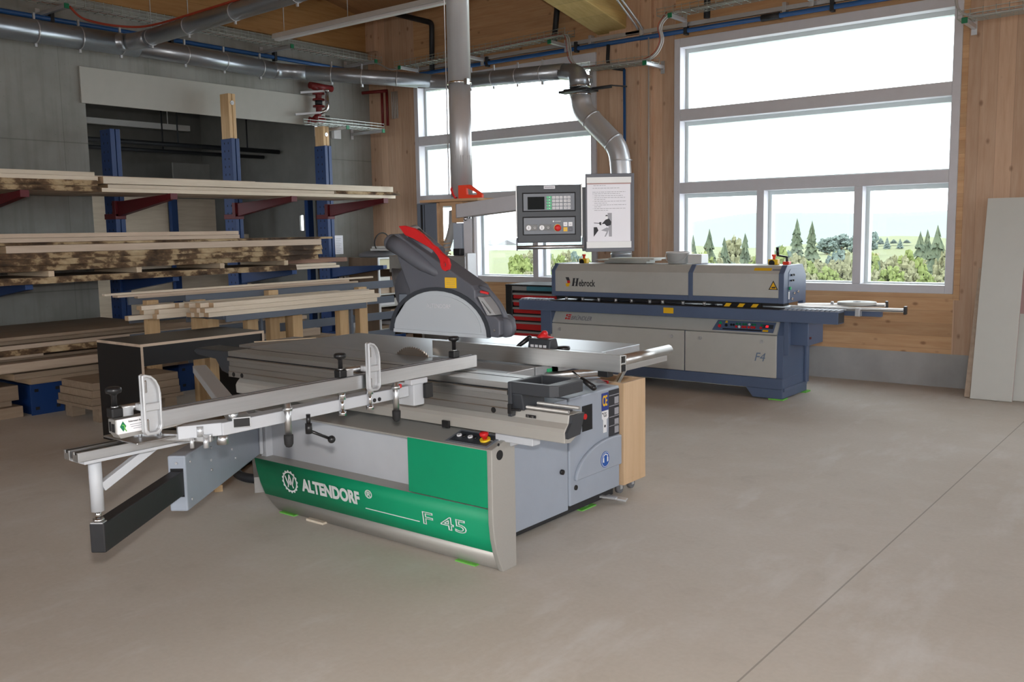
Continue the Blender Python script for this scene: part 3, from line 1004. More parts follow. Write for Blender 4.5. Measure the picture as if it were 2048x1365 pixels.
# lettering on the green band
tilt = (0, -0.14, 1)
gx, gz, gy = -4.142, 0.219, 3.2062
g = G()
n = 96
outer, inner = [], []
for i in range(n):
    a = 2 * math.pi * i / n
    r = 0.068 if (i // 3) % 2 == 0 else 0.061
    outer.append((r * math.cos(a), r * math.sin(a)))
    inner.append((0.053 * math.cos(a), 0.053 * math.sin(a)))
g.ring(outer, inner, 'z', 0, 0.001)
def stroke(g, a, b, w=0.0075):
    a, b = Vector((*a, 0.0005)), Vector((*b, 0.0005))
    g.bar(a, b, w, 0.001, (0, 0, 1))
for a, b in (((-0.031, 0.026), (-0.014, -0.016)), ((-0.014, -0.016), (0.0, 0.035)), ((0.0, 0.035), (0.014, -0.016)), ((0.014, -0.016), (0.031, 0.026)),
             ((-0.02, -0.03), (-0.006, 0.004)), ((-0.006, 0.004), (0.0, -0.016)), ((0.0, -0.016), (0.006, 0.004)), ((0.006, 0.004), (0.02, -0.03)), ((-0.009, 0.002), (0.009, 0.002))):
    stroke(g, (a[0] * 1.2, a[1] * 1.2), (b[0] * 1.2, b[1] * 1.2), 0.0082)
u = Vector(tilt).normalized()
r = Vector((1, 0, 0))
nn = r.cross(u)
p = Vector((gx, gy - 0.002, gz))
g.xf(Matrix(((r.x, u.x, nn.x, p.x), (r.y, u.y, nn.y, p.y), (r.z, u.z, nn.z, p.z), (0, 0, 0, 1))))
build('gear_emblem', g, 'lettering_white', saw)
text('maker_lettering', 'ALTENDORF', 0.0965, 'lettering_white', saw, (-4.035, 3.2085, 0.186), r, tilt, squeeze=0.845, bold=0.0042)
text('registered_mark', '\u00ae', 0.062, 'lettering_white', saw, (-3.525, 3.206, 0.232), r, tilt, squeeze=1.1, bold=0.001)
build('underline', G().bar((-3.535, 3.2125, 0.171), (-3.145, 3.2125, 0.171), 0.0015, 0.0045), 'lettering_white', saw)
text('model_lettering', 'F 45', 0.094, 'lettering_white', saw, (-3.125, 3.2095, 0.168), r, tilt, outline=0.0021, squeeze=1.84)

# leveling pads under the saw, resting on green pads
for k, (x, y) in enumerate(((-4.24, 3.335), (-2.88, 3.335), (-2.95, 4.36), (-4.25, 4.4))):
    f = build('foot', G().cyl((x, y, 0.006), (x, y, 0.055), 0.02, n=12).cyl((x, y, 0.006), (x, y, 0.016), 0.04, n=16), 'galvanised', saw)
    build('pad', G().box(x - 0.065, x + 0.065, y - 0.09, y + 0.055, 0.0, 0.006), 'pad_green', f, label='green pad under the foot')

# guide rail in front of the body
rp = [(3.217, 0.68), (3.214, 0.726), (3.222, 0.742), (3.244, 0.763), (3.25, 0.800), (3.355, 0.800), (3.335, 0.74), (3.319, 0.702), (3.26, 0.675)]
rail = build('guide_rail', G().prism(rp, 'x', -4.62, -2.262), 'steel_front', saw, 0.003)
build('rail_end_cap', G().prism([(3.222, 0.70), (3.219, 0.728), (3.25, 0.765), (3.256, 0.798), (3.35, 0.798), (3.33, 0.74), (3.316, 0.706)], 'x', -2.263, -2.248), 'tray_black', rail)
for y, z in ((3.262, 0.812), (3.345, 0.817)):
    build('guide_bar', G().cyl((-4.6, y, z - 0.002), (-2.27, y, z - 0.002), 0.0085, n=14), 'alu_dull', rail)
build('rail_channel', G().box(-4.6, -2.30, 3.272, 3.334, 0.800, 0.808), 'tray_black', rail)
build('bolt_slot', G().box(-2.49, -2.435, 3.2385, 3.2425, 0.768, 0.781), 'recess_dark', rail)
build('slot_bolts', G().cyl((-2.478, 3.239, 0.7745), (-2.478, 3.234, 0.7745), 0.006).cyl((-2.452, 3.239, 0.7745), (-2.452, 3.234, 0.7745), 0.006), 'chrome', rail)
build('rail_catch', G().box(-2.97, -2.925, 3.202, 3.215, 0.672, 0.706), 'black_plastic', rail, 0.002)
build('rail_bracket', G().box(-2.72, -2.50, 3.3, 3.36, 0.62, 0.69).bar((-2.66, 3.35, 0.60), (-2.50, 3.32, 0.665), 0.03, 0.02), 'saw_grey_light', rail, 0.003)

# sliding carriage
CX0, CX1, CY0, CY1 = -4.69, -2.575, 3.222, 3.43
cp = [(CY0, T), (CY0, 0.893), (CY0 + 0.004, 0.889), (CY0 - 0.008, 0.882), (CY0 - 0.008, 0.866), (CY0 + 0.006, 0.861), (CY0 + 0.006, 0.835), (CY0 + 0.001, 0.831), (CY0 + 0.001, 0.803),
      (CY0 - 0.003, 0.799), (CY0 - 0.003, 0.77), (CY1 - 0.02, 0.77), (CY1 - 0.02, T - 0.03), (CY1, T - 0.03), (CY1, T)]
car = build('sliding_carriage', G().prism(cp, 'x', CX0, CX1), 'alu_long', saw)
build('carriage_slot', G().box(CX0 + 0.001, CX1 - 0.001, CY0 - 0.0015, CY0 + 0.004, 0.8855, 0.892), 'recess_dark', car)
for x in (-4.64, -4.56, -2.66):
    build('plug', G().cyl((x, CY0 - 0.0045, 0.786), (x, CY0 - 0.002, 0.786), 0.0135, n=18), 'black_plastic', car)
build('carriage_slit', G().box(CX0 + 0.01, CX1 - 0.01, 3.352, 3.362, T - 0.001, T + 0.0006), 'recess_dark', car)
build('rear_buffer', G().prism([(CX0, 0.915), (CX0 - 0.36, 0.915), (CX0 - 0.39, 0.895), (CX0 - 0.35, 0.872), (CX0 - 0.16, 0.86), (CX0 - 0.10, 0.79), (CX0, 0.77)], 'y', 3.24, 3.42), 'tray_black', car, 0.01)
# tool tray at the front end of the carriage
tx0, tx1 = CX1, -2.345
outer = [(tx0, 3.222), (tx1, 3.222), (tx1 + 0.03, 3.25), (tx1 + 0.03, 3.44), (tx1 - 0.02, 3.475), (tx0, 3.475)]
inner = [(tx0 + 0.025, 3.252), (tx1 - 0.035, 3.252), (tx1 - 0.03, 3.26), (tx1 - 0.03, 3.43), (tx1 - 0.045, 3.445), (tx0 + 0.025, 3.445)]
tr = build('tool_tray', G().ring(outer, inner, 'z', 0.872, 0.925).prism(inner, 'z', 0.868, 0.876), 'tray_black', car, 0.01, 3)
build('tray_bracket', G().prism([(3.226, 0.872), (3.40, 0.872), (3.40, 0.795), (3.24, 0.795)], 'x', tx0, tx0 + 0.075), 'tray_black', car, 0.006)
build('carriage_end_plate', G().prism([(3.217, 0.924), (3.43, 0.924), (3.43, 0.82), (3.36, 0.77), (3.217, 0.766)], 'x', tx0 + 0.0005, tx0 + 0.022), 'tray_black', car, 0.003)
build('tray_latch', G().cyl((tx0 + 0.012, 3.215, 0.80), (tx0 + 0.075, 3.215, 0.803), 0.006).box(tx0 + 0.005, tx0 + 0.025, 3.208, 3.225, 0.78, 0.825), 'black_plastic', car, 0.002)

# fixed tables
build('cast_table', G().box(-4.76, -2.75, 3.437, 3.655, T - 0.05, T).box(-4.76, -2.75, 3.667, 4.32, T - 0.05, T), 'table_steel', saw, 0.003)
build('rip_table', G().box(-3.95, -2.785, 4.323, 4.74, T - 0.04, T), 'table_steel', saw, 0.003)
build('table_support', G().box(-3.8, -2.80, 4.36, 4.70, 0.85, T - 0.041), 'saw_grey_light', saw, 0.004)
build('side_table', G().prism([(-4.765, 3.45), (-4.765, 3.99), (-4.99, 3.95), (-4.93, 3.47)], 'z', T - 0.04, T - 0.002), 'alu_dull', saw, 0.003)
build('edge_strip', G().bar((-4.95, 3.60, T + 0.001), (-4.78, 3.96, T + 0.001), 0.025, 0.004), 'plank_pale_cross', saw)
# saw blade in the slot between carriage and table
g = G()
n = 72
pts = []
for i in range(n * 2):
    a = 2 * math.pi * i / (n * 2)
    rr = 0.205 if i % 2 == 0 else 0.195
    pts.append((-3.60 + rr * math.cos(a), 0.765 + rr * math.sin(a)))
build('saw_blade', g.prism(pts, 'y', 3.6585, 3.6635), 'blade_steel', saw)

# rip fence
fy = 3.705
fence = build('rip_fence', G().box(-3.49, -2.28, fy, fy + 0.008, 0.924, 1.008).box(-3.49, -2.28, fy + 0.008, fy + 0.05, 0.96, 0.968).box(-3.49, -2.28, fy + 0.045, fy + 0.053, 0.924, 1.004)
      .box(-3.49, -2.28, fy + 0.008, fy + 0.045, 1.0, 1.004), 'alu_long', saw, 0.0015)
build('fence_end', G().box(-2.284, -2.279, fy + 0.01, fy + 0.044, 0.928, 0.958), 'recess_dark', fence)
hs = build('fence_carrier', G().box(-2.94, -2.70, 3.765, 3.90, 0.925, 0.985), 'tray_black', saw, 0.01)
build('digital_display', G().prism([(3.80, 0.985), (3.815, 1.042), (3.87, 1.045), (3.89, 0.985)], 'x', -2.905, -2.765), 'tray_black', saw, 0.006)
build('display_keys', G().add([(x, 3.8055 + k * 0.003, 0.998 + k * 0.0115) for k in (0, 1) for x in ()], []).bar((-2.885, 3.8035, 1.006), (-2.785, 3.8035, 1.006), 0.003, 0.013), 'key_grey', saw)
build('display_gaps', G().box(-2.862, -2.856, 3.8005, 3.802, 0.998, 1.014).box(-2.836, -2.83, 3.8005, 3.802, 0.998, 1.014).box(-2.81, -2.804, 3.8005, 3.802, 0.998, 1.014), 'tray_black', saw)
build('clamp_lever', G().tube([(-3.01, 3.83, 0.97), (-2.99, 3.84, 0.995), (-2.935, 3.86, 1.038)], [0.008, 0.011, 0.014], 10).ball((-2.935, 3.86, 1.038), 0.014), 'black_plastic', saw)
build('red_handle', G().tube([(-2.868, 3.87, 0.99), (-2.866, 3.87, 1.04), (-2.85, 3.88, 1.062)], [0.02, 0.024, 0.018], 12).bar((-2.866, 3.87, 1.05), (-2.80, 3.88, 1.035), 0.02, 0.024).ball((-2.85, 3.88, 1.062), 0.018), 'red_plastic', saw)
build('fine_adjust_knob', G().lathe([(0.0, 0.0), (0.03, 0.002), (0.034, 0.012), (0.03, 0.022), (0.0, 0.024)], (-2.715, 3.86, 0.985), 20), 'black_plastic', saw)
build('round_rail', G().cyl((-2.262, 3.72, 0.985), (-2.262, 4.50, 0.985), 0.0, n=6).cyl((-2.33, 3.76, 0.945), (-2.33, 4.27, 0.945), 0.021, n=24), 'chrome', saw) if False else \
    build('round_rail', G().cyl((-2.32, 3.76, 0.972), (-2.32, 4.24, 0.972), 0.027, n=28), 'alu_long', saw)
build('rail_web', G().box(-2.335, -2.305, 3.76, 4.20, 0.92, 0.95), 'alu_dull', saw, 0.002)
# fence rail and clamp under the fence
build('fence_rail', G().cyl((-2.80, 3.71, 0.86), (-2.50, 3.98, 0.885), 0.02, n=6).cyl((-2.86, 3.66, 0.857), (-2.80, 3.71, 0.86), 0.009), 'alu', saw)
build('fence_lever', G().cyl((-2.64, 3.83, 0.885), (-2.56, 3.80, 0.856), 0.006), 'chrome', saw)
build('lever_grip', G().tube([(-2.57, 3.80, 0.861), (-2.545, 3.80, 0.848), (-2.495, 3.80, 0.821)], [0.009, 0.013, 0.016], 12).ball((-2.495, 3.80, 0.821), 0.016), 'black_plastic', saw)
build('clamp_block', G().box(-2.80, -2.75, 3.80, 3.86, 0.84, 0.915).box(-2.785, -2.745, 3.76, 3.80, 0.865, 0.90), 'lamp_green', saw, 0.003, label='green clamp block')
build('rail_foot', G().box(-2.42, -2.36, 3.72, 3.77, 0.893, 0.924), 'black_plastic', saw, 0.004)

# swinging support arm of the crosscut table
hx, hy = -4.5, 3.3
ux, uy = 0.593, -0.805
def along(s_, w=0.0):
    return (hx + ux * s_ - uy * w, hy + uy * s_ + ux * w)
def armbox(g, s0, s1, w0, w1, z0, z1):
    c = [along(s0, w0), along(s1, w0), along(s1, w1), along(s0, w1)]
    return g.prism(c, 'z', z0, z1)
arm = build('swing_arm', armbox(G(), 0.04, 1.18, -0.085, 0.0, 0.325, 0.59), 'saw_grey', saw, 0.008)
build('arm_slot', armbox(G(), 1.179, 1.183, -0.072, -0.012, 0.395, 0.53), 'recess_dark', arm)
g = G()
for s_, z in ((1.13, 0.55), (1.13, 0.37), (0.86, 0.49), (0.86, 0.44), (0.55, 0.47), (0.5, 0.41), (0.85, 0.55)):
    p = along(s_, 0.0)
    q = along(s_, 0.006)
    g.cyl((*p, z), (*q, z), 0.007, n=10)
g.cyl((*along(1.18, -0.042), 0.555), (*along(1.185, -0.042), 0.555), 0.006)
build('arm_bolts', g, 'galvanised', arm)
build('arm_extension', armbox(G(), 0.9, 1.965, -0.07, -0.012, 0.405, 0.52), 'arm_black', saw, 0.005)
build('arm_plate', armbox(G(), 1.93, 1.964, -0.065, -0.017, 0.519, 0.524), 'galvanised', saw)
build('foot_wedge', G().bar((-3.99, 3.24, 0.006), (-3.99, 3.36, 0.006), 0.14, 0.012), 'plank_pale', saw, label='thin wood wedge under the front')
pdl = build('pedal', G().bar((-3.0, 4.47, 0.05), (-2.76, 4.55, 0.02), 0.05, 0.012).bar((-3.0, 4.42, 0.05), (-2.78, 4.47, 0.045), 0.03, 0.012), 'galvanised', saw, 0.002)
solo('floor_hose', G().tube(bend([(-4.52, 3.75, 0.06), (-4.8, 3.62, 0.035), (-5.02, 3.52, 0.03), (-5.25, 3.60, 0.03), (-5.5, 3.9, 0.03), (-5.6, 4.4, 0.03)], 0.2, 6), 0.03, 12), 'pipe_black', 'dark hose lying on the floor behind the swing arm of the saw', 'hose')
solo('floor_profile', G().bar((-5.55, 4.0, 0.05), (-4.75, 3.44, 0.05), 0.06, 0.10), 'alu_dull', 'grey metal profile on the floor behind the swing arm', 'profile')
solo('floor_stick', G().bar((-5.18, 3.40, 0.02), (-4.98, 3.30, 0.02), 0.05, 0.04), 'post_wood', 'short brown wood piece on the floor beside the grey profile', 'offcut')
g = G().tube([(-4.38, 3.12, 0.02), (-4.2, 2.98, 0.012), (-4.0, 3.05, 0.012), (-4.05, 3.2, 0.03), (-4.3, 3.35, 0.06)], 0.013, 8)

# ------------------------------------------------------------ crosscut table with its fence
cc = thing('crosscut_table', 'silver crosscut table and long fence standing out from the sliding saw', 'crosscut table', (-3.1, 2.5, 0.52))
build('main_tube', G().box(-3.07, -3.0, 2.02, 3.02, 0.846, 0.896), 'saw_grey_light', cc, 0.004)
build('corner_block', G().bar((-3.035, 2.05, 0.871), (-3.115, 1.90, 0.871), 0.075, 0.05), 'saw_grey_light', cc, 0.004)
build('cross_tube', G().bar((-4.40, 2.84, 0.887), (-2.985, 2.095, 0.887), 0.07, 0.04), 'alu_grey', cc, 0.003)
d = Vector((1.415, -0.745, 0)).normalized()
build('tube_plug', G().bar(Vector((-2.985, 2.095, 0.887)), Vector((-2.985, 2.095, 0.887)) + d * 0.003, 0.06, 0.032), 'black_plastic', cc)
build('joint_plate', G().box(-3.12, -2.98, 3.03, 3.10, 0.80, 0.905).box(-3.0, -2.955, 2.99, 3.10, 0.905, 0.93), 'saw_grey_light', cc, 0.004)
build('joint_cover', G().box(-3.08, -2.97, 3.102, 3.13, 0.83, 0.90).box(-2.975, -2.955, 3.085, 3.135, 0.83, 0.90), 'black_plastic', cc, 0.004)
# pole on the end of the arm
px_, py_ = along(1.945, -0.041)
build('support_pole', G().cyl((px_, py_, 0.565), (px_, py_, 0.79), 0.024, n=24), 'saw_grey_light', cc)
build('pole_screw', G().cyl((px_, py_, 0.536), (px_, py_, 0.565), 0.011, n=14).cyl((px_, py_, 0.525), (px_, py_, 0.536), 0.022, n=6), 'chrome', cc)
build('pole_brace', G().bar((px_, py_ + 0.02, 0.655), (px_, 1.99, 0.79), 0.03, 0.035), 'saw_grey_light', cc, 0.002)
for k, x in enumerate((-3.365, -3.30)):
    rr = build('extension_rail', G().prism([(x - 0.02, 0.79), (x + 0.02, 0.79), (x + 0.02, 0.825), (x + 0.008, 0.825), (x + 0.008, 0.815), (x - 0.008, 0.815), (x - 0.008, 0.825), (x - 0.02, 0.825)], 'y', 1.60, 2.16), 'alu', cc, 0.001)
    build('rail_slot', G().box(x - 0.0078, x + 0.0078, 1.602, 2.158, 0.8145, 0.8256), 'black_plastic', rr)
    build('glide_block', G().box(x - 0.022, x + 0.022, 1.90 + 0.06 * k, 1.94 + 0.06 * k, 0.825, 0.848), 'black_plastic', cc, 0.003)
build('rail_plate', G().box(-3.39, -3.275, 1.62, 2.16, 0.778, 0.79), 'saw_grey_light', cc, 0.002)
build('swivel_link', G().bar((-3.28, 1.83, 0.852), (-3.03, 2.0, 0.842), 0.06, 0.03).box(-3.36, -3.12, 1.74, 1.90, 0.848, 0.856), 'alu', cc, 0.004)
for x, y, z, rr in ((-3.05, 1.955, 0.87, 0.018), (-3.0, 1.945, 0.835, 0.012), (-3.06, 1.925, 0.83, 0.010), (-3.17, 1.86, 0.868, 0.012), (-3.2, 1.80, 0.866, 0.009)):
    build('pivot_bolt', G().cyl((x, y, z - 0.02), (x, y, z + 0.02), rr * 0.8, n=14), 'galvanised', cc)
for y in (2.605, 2.765):
    build('hex_bolt', G().cyl((-2.99, y, 0.828), (-2.99, y, 0.846), 0.017, n=6).cyl((-2.99, y, 0.84), (-2.99, y, 0.90), 0.008).cyl((-2.99, y, 0.897), (-2.99, y, 0.928), 0.017, n=6), 'chrome', cc)
build('hex_spacer', G().cyl((-3.02, 2.08, 0.896), (-3.02, 2.08, 0.93), 0.022, n=6), 'alu', cc)
build('hex_nut', G().cyl((-3.02, 2.03, 0.81), (-3.02, 2.03, 0.846), 0.022, n=6), 'alu', cc)
build('tube_cap', G().cyl((-2.9995, 2.80, 0.862), (-2.996, 2.80, 0.862), 0.009).cyl((-2.9995, 2.83, 0.862), (-2.996, 2.83, 0.862), 0.009), 'black_plastic', cc)
for y in (2.305, 2.91):
    st = build('stop_stud', G().cyl((-2.975, y, 0.80), (-2.975, y, 0.93), 0.014, n=16).cyl((-2.975, y, 0.90), (-2.975, y, 0.915), 0.02, n=20), 'alu', cc)
    build('rubber_tip', G().lathe([(0.0, -0.052), (0.012, -0.048), (0.018, -0.036), (0.0195, -0.01), (0.019, 0.0), (0.0, 0.0)], (-2.975, y, 0.80), 18), 'black_rubber', st)
lv = build('clamp_hub', G().cyl((-2.965, 2.40, 0.82), (-2.965, 2.40, 0.87), 0.009).cyl((-2.965, 2.40, 0.79), (-2.965, 2.40, 0.832), 0.014), 'black_plastic', cc)
build('clamp_rod', G().cyl((-2.965, 2.405, 0.80), (-2.945, 2.495, 0.752), 0.0065), 'black_plastic', lv)
build('clamp_ball', G().ball((-2.944, 2.50, 0.749), 0.0165), 'black_plastic', lv)
build('red_pawl', G().box(-3.0, -2.97, 2.92, 2.945, 0.90, 0.918), 'red_plastic', cc, 0.002)

# fence profile on top
BX1 = -2.968
b0, b1, bz0, bz1 = 1.64, 3.47, 0.931, 0.99
fp = [(BX1, bz0), (BX1, bz1), (BX1 - 0.022, bz1), (BX1 - 0.022, bz1 - 0.008), (BX1 - 0.03, bz1 - 0.008), (BX1 - 0.03, bz1), (BX1 - 0.058, bz1), (BX1 - 0.058, bz0)]
cf = build('crosscut_fence', G().prism(fp, 'y', 1.72, b1), 'alu', cc, 0.0015)
for k, x in enumerate((-0.011, -0.044)):
    build('scale_strip', G().box(BX1 + x - 0.0065, BX1 + x + 0.0065, 1.73, b1 - 0.01, bz1 - 0.0005, bz1 + 0.0008), 'felt_grey', cf)
build('telescopic_end', G().prism([(BX1 - 0.004, bz0 + 0.004), (BX1 - 0.004, bz1 - 0.005), (BX1 - 0.054, bz1 - 0.005), (BX1 - 0.054, bz0 + 0.004)], 'y', 1.586, 1.73), 'alu_dull', cf, 0.003)
build('end_slots', G().box(BX1 - 0.046, BX1 - 0.034, 1.5845, 1.5862, bz0 + 0.012, bz1 - 0.014).box(BX1 - 0.03, BX1 - 0.012, 1.5845, 1.5862, bz0 + 0.01, bz1 - 0.02), 'recess_dark', cf)
build('end_foot', G().prism([(1.59, bz0 + 0.004), (1.60, bz0 - 0.012), (1.80, bz0 - 0.006), (1.86, bz0 + 0.001)], 'x', BX1 - 0.05, BX1 - 0.002), 'alu_dull', cf)
lab = build('dealer_label', G().box(BX1 - 0.0042, BX1 + 0.0008, 1.589, 1.70, bz0 + 0.004, bz1 - 0.005), 'sticker_white', cf, label='white label with a dark green diamond')
def on_fence(y, z):
    return (BX1 + 0.001, y, bz0 + z)
cy_, cz_ = 1.609, bz0 + 0.029
build('diamond', G().prism([(cy_ - 0.0115, cz_), (cy_, cz_ - 0.018), (cy_ + 0.0115, cz_), (cy_, cz_ + 0.018)], 'x', BX1 + 0.0008, BX1 + 0.0014), 'end_cap_green', lab)
build('swirl', G().tube([(BX1 + 0.0016, cy_ - 0.003, cz_ + 0.006), (BX1 + 0.0016, cy_ + 0.005, cz_ + 0.002), (BX1 + 0.0016, cy_ + 0.005, cz_ - 0.008), (BX1 + 0.0016, cy_ + 0.011, cz_ - 0.018)], 0.002, 6), 'pad_green', lab)
text('label_name', 'Robertmaert Boltner', 0.0085, 'ink_dark', lab, on_fence(1.629, 0.040), (0, 1, 0), (0, 0, 1), squeeze=0.82)
g = G()
for k, (a, b) in enumerate(((1.634, 1.697), (1.637, 1.695), (1.646, 1.69))):
    g.bar((BX1 + 0.0012, a, bz0 + 0.031 - 0.0075 * k), (BX1 + 0.0012, b, bz0 + 0.031 - 0.0075 * k), 0.0006, 0.0016)
build('label_lines', g, 'ink', lab)

def clamp_knob(y, x=BX1 - 0.03, big=1.0):
    bl = build('clamp_block', G().box(x - 0.02, x + 0.02, y - 0.021, y + 0.021, bz1, bz1 + 0.034), 'black_plastic', cc, 0.006, 3)
    build('washer', G().cyl((x, y, bz1 + 0.034), (x, y, bz1 + 0.0385), 0.012, n=20), 'alu', bl)
    build('knob', G().lathe([(0.0, 0.038), (0.010, 0.038), (0.0095, 0.075), (0.014, 0.081), (0.0245, 0.085), (0.027, 0.093), (0.0255, 0.101), (0.02, 0.105), (0.0, 0.106)], (x, y, bz1), 24), 'black_plastic', bl)
    return bl
def flip_stop(y, off=0.105):
    x = BX1 - 0.03
    st = build('stop_holder', G().cyl((x + 0.0, y + 0.02, bz1 + 0.026), (x + 0.0, y + off + 0.04, bz1 + 0.026), 0.0125, n=20).box(x - 0.013, x + 0.013, y + 0.022, y + 0.06, bz1, bz1 + 0.03), 'alu', cc)
    yy = y + off
    x0 = BX1 + 0.012
    z0, z1 = bz0 - 0.012, bz1 + 0.155
    out = [(yy - 0.012, z0 + 0.012), (yy - 0.004, z0)] + [(yy + 0.036, z0), (yy + 0.05, z0 + 0.008), (yy + 0.056, z0 + 0.022), (yy + 0.056, z0 + 0.14)] + \
          [(yy + 0.052, z0 + 0.165), (yy + 0.04, z0 + 0.19), (yy + 0.022, z0 + 0.207), (yy - 0.002, z0 + 0.214), (yy - 0.012, z0 + 0.210)]
    cx = sum(p[0] for p in out) / len(out)
    cz = sum(p[1] for p in out) / len(out)
    inn = [(cx + (a - cx) * 0.74, cz + (b - cz) * 0.90) for a, b in out]
    pl = build('stop_flap', G().prism(out, 'x', x0, x0 + 0.010).ring(out, inn, 'x', x0 + 0.010, x0 + 0.026), 'alu_grey', cc, 0.004)
    build('flap_arm', G().box(x + 0.01, x0 + 0.001, yy - 0.012, yy + 0.025, bz1 + 0.014, bz1 + 0.04).box(x0 + 0.010, x0 + 0.024, yy - 0.008, yy + 0.05, bz1 + 0.012, bz1 + 0.04), 'alu_grey', pl, 0.004)
    for z in (0.035, 0.17):
        build('flap_rib', G().box(x0 + 0.0095, x0 + 0.020, yy - 0.003, yy + 0.009, z0 + z - 0.022, z0 + z + 0.022), 'chrome', pl, 0.003)
clamp_knob(1.60)
flip_stop(1.60, 0.08)
clamp_knob(2.61)
flip_stop(2.61, 0.115)
clamp_knob(3.335)
# ------------------------------------------------------------ the edge banding machine
eb = thing('edge_bander', 'long blue and white edge banding machine under the right window', 'machine', (-4.55, 8.45, 0))
EX0, EX1 = -5.90, -3.27
FY = 8.13
build('base_frame', G().prism([(FY + 0.014, 0.19), (FY + 0.014, 0.60), (FY + 0.082, 0.715), (8.72, 0.715), (8.72, 0.19)], 'x', EX0 + 0.002, EX1 - 0.002), 'bander_blue', eb, 0.003)
build('plinth', G().box(EX0, EX1, FY, 8.74, 0.101, 0.20), 'bander_blue', eb, 0.004)
for a, b, s in ((EX1 - 0.36, EX1, -1), (EX0, EX0 + 0.36, 1)):
    o_ = 0.07
    pts = [(a, 0.10), (b, 0.10), (b, 0.012), (a + o_, 0.012)] if s < 0 else [(a, 0.10), (b, 0.10), (b - o_, 0.012), (a, 0.012)]
    build('foot', G().prism(pts, 'y', FY, 8.74), 'bander_blue', eb, 0.004)
for x, y in ((EX1 - 0.06, FY + 0.05), (EX1 - 0.04, 8.70), (EX0 + 0.06, FY + 0.05)):
    build('pad', G().box(x - 0.07, x + 0.07, y - 0.06, y + 0.06, 0.0, 0.012), 'pad_green', eb, label='green pad under the foot')
def front_door(x0, x1, z0, z1, locks):
    d = build('door', G().box(x0, x1, FY - 0.012, FY + 0.012, z0, z1), 'bander_white', eb, 0.004)
    for x in locks:
        build('lock', G().cyl((x, FY - 0.012, 0.537), (x, FY - 0.02, 0.537), 0.017, n=18).cyl((x, FY - 0.02, 0.537), (x, FY - 0.022, 0.537), 0.007, n=10), 'galvanised', d)
    return d
front_door(-5.885, -4.272, 0.205, 0.598, (-5.76, -4.41))
rd = front_door(-4.258, -3.33, 0.205, 0.598, (-4.095, -3.47))
text('model_mark', 'F4', 0.115, 'letter_blue', rd, (-3.545, FY - 0.0125, 0.355), (1, 0, 0), (0, 0, 1), shear=0.25, squeeze=0.95)
for k, (x, w, s) in enumerate(((0, 0, 0),)):
    pass
# sloping fascia with the operating panel
def fas(x, t, n=0.0):
    return (x, FY + 0.07 * t - 0.86 * n, 0.604 + 0.115 * t + 0.5 * n)
def fplate(g, x0, x1, t0, t1, n0, n1, sk0=0.0, sk1=0.0):
    g.add([fas(x + (s if t == t1 else 0), t, n) for n in (n0, n1) for x, t, s in ((x0, t0, sk0), (x1, t0, sk1), (x1, t1, sk1), (x0, t1, sk0))],
          [(0, 3, 2, 1), (4, 5, 6, 7), (0, 1, 5, 4), (1, 2, 6, 5), (2, 3, 7, 6), (3, 0, 4, 7)])
    return g
fc = build('fascia', fplate(G(), -5.885, -3.33, 0.0, 1.0, -0.012, 0.012), 'bander_white', eb, 0.003)
text('dealer_lettering', 'BR\u00dcNDLER', 0.066, 'ink', fc, fas(-5.632, 0.28, 0.0135), (1, 0, 0), (0, 0.07, 0.115), squeeze=0.80, shear=0.12, bold=0.001)
g = G()
for a, b, t0, t1 in ((-5.705, -5.685, 0.30, 0.46), (-5.705, -5.685, 0.56, 0.74), (-5.678, -5.64, 0.30, 0.40), (-5.678, -5.64, 0.47, 0.57), (-5.678, -5.64, 0.64, 0.74)):
    fplate(g, a, b, t0, t1, 0.012, 0.0135)
build('dealer_mark', g, 'red_plastic', fc)
cp_ = build('operating_panel', fplate(G(), -3.975, -3.365, 0.10, 0.90, 0.012, 0.016, 0.035, 0.008), 'bander_blue', eb, 0.001)
def btn(x, t, r, m, nm='push_button', lb=None):
    build(nm, G().cyl(fas(x, t, 0.016), fas(x, t, 0.026), r, n=14), m, cp_, label=lb)
btn(-3.905, 0.42, 0.016, 'red_plastic', lb='red push button')
btn(-3.905, 0.66, 0.014, 'lamp_green', lb='green push button')
btn(-3.84, 0.50, 0.014, 'black_plastic')
for x in (-3.79, -3.765):
    btn(x, 0.55, 0.011, 'black_plastic')
for k, x in enumerate((-3.735, -3.705, -3.67, -3.645, -3.61, -3.58, -3.555, -3.49)):
    btn(x, 0.42, 0.0115, 'sticker_white' if k == 1 else 'red_plastic', lb='white push button' if k == 1 else 'red push button')
    btn(x, 0.64, 0.0105, 'sticker_white' if k == 4 else 'end_cap_green', lb='white push button' if k == 4 else 'green push button')
build('label_strip', fplate(G(), -3.87, -3.48, 0.18, 0.27, 0.016, 0.0165), 'black_plastic', cp_)
build('counter_window', fplate(G(), -3.475, -3.375, 0.40, 0.70, 0.016, 0.018), 'console_dark', cp_)
build('red_display', fplate(G(), -3.448, -3.422, 0.48, 0.64, 0.018, 0.0185), 'display_red', cp_, label='glowing red digits')
build('yellow_label', fplate(G(), -3.47, -3.415, 0.16, 0.30, 0.016, 0.0165), 'sticker_yellow', cp_)
build('warning_mark', fplate(G(), -3.862, -3.832, 0.70, 0.86, 0.016, 0.0165, 0.008, -0.008), 'sticker_yellow', cp_)
build('under_channel', G().box(EX0 + 0.01, EX1 - 0.01, FY + 0.10, 8.6, 0.716, 0.845), 'bander_blue', eb)

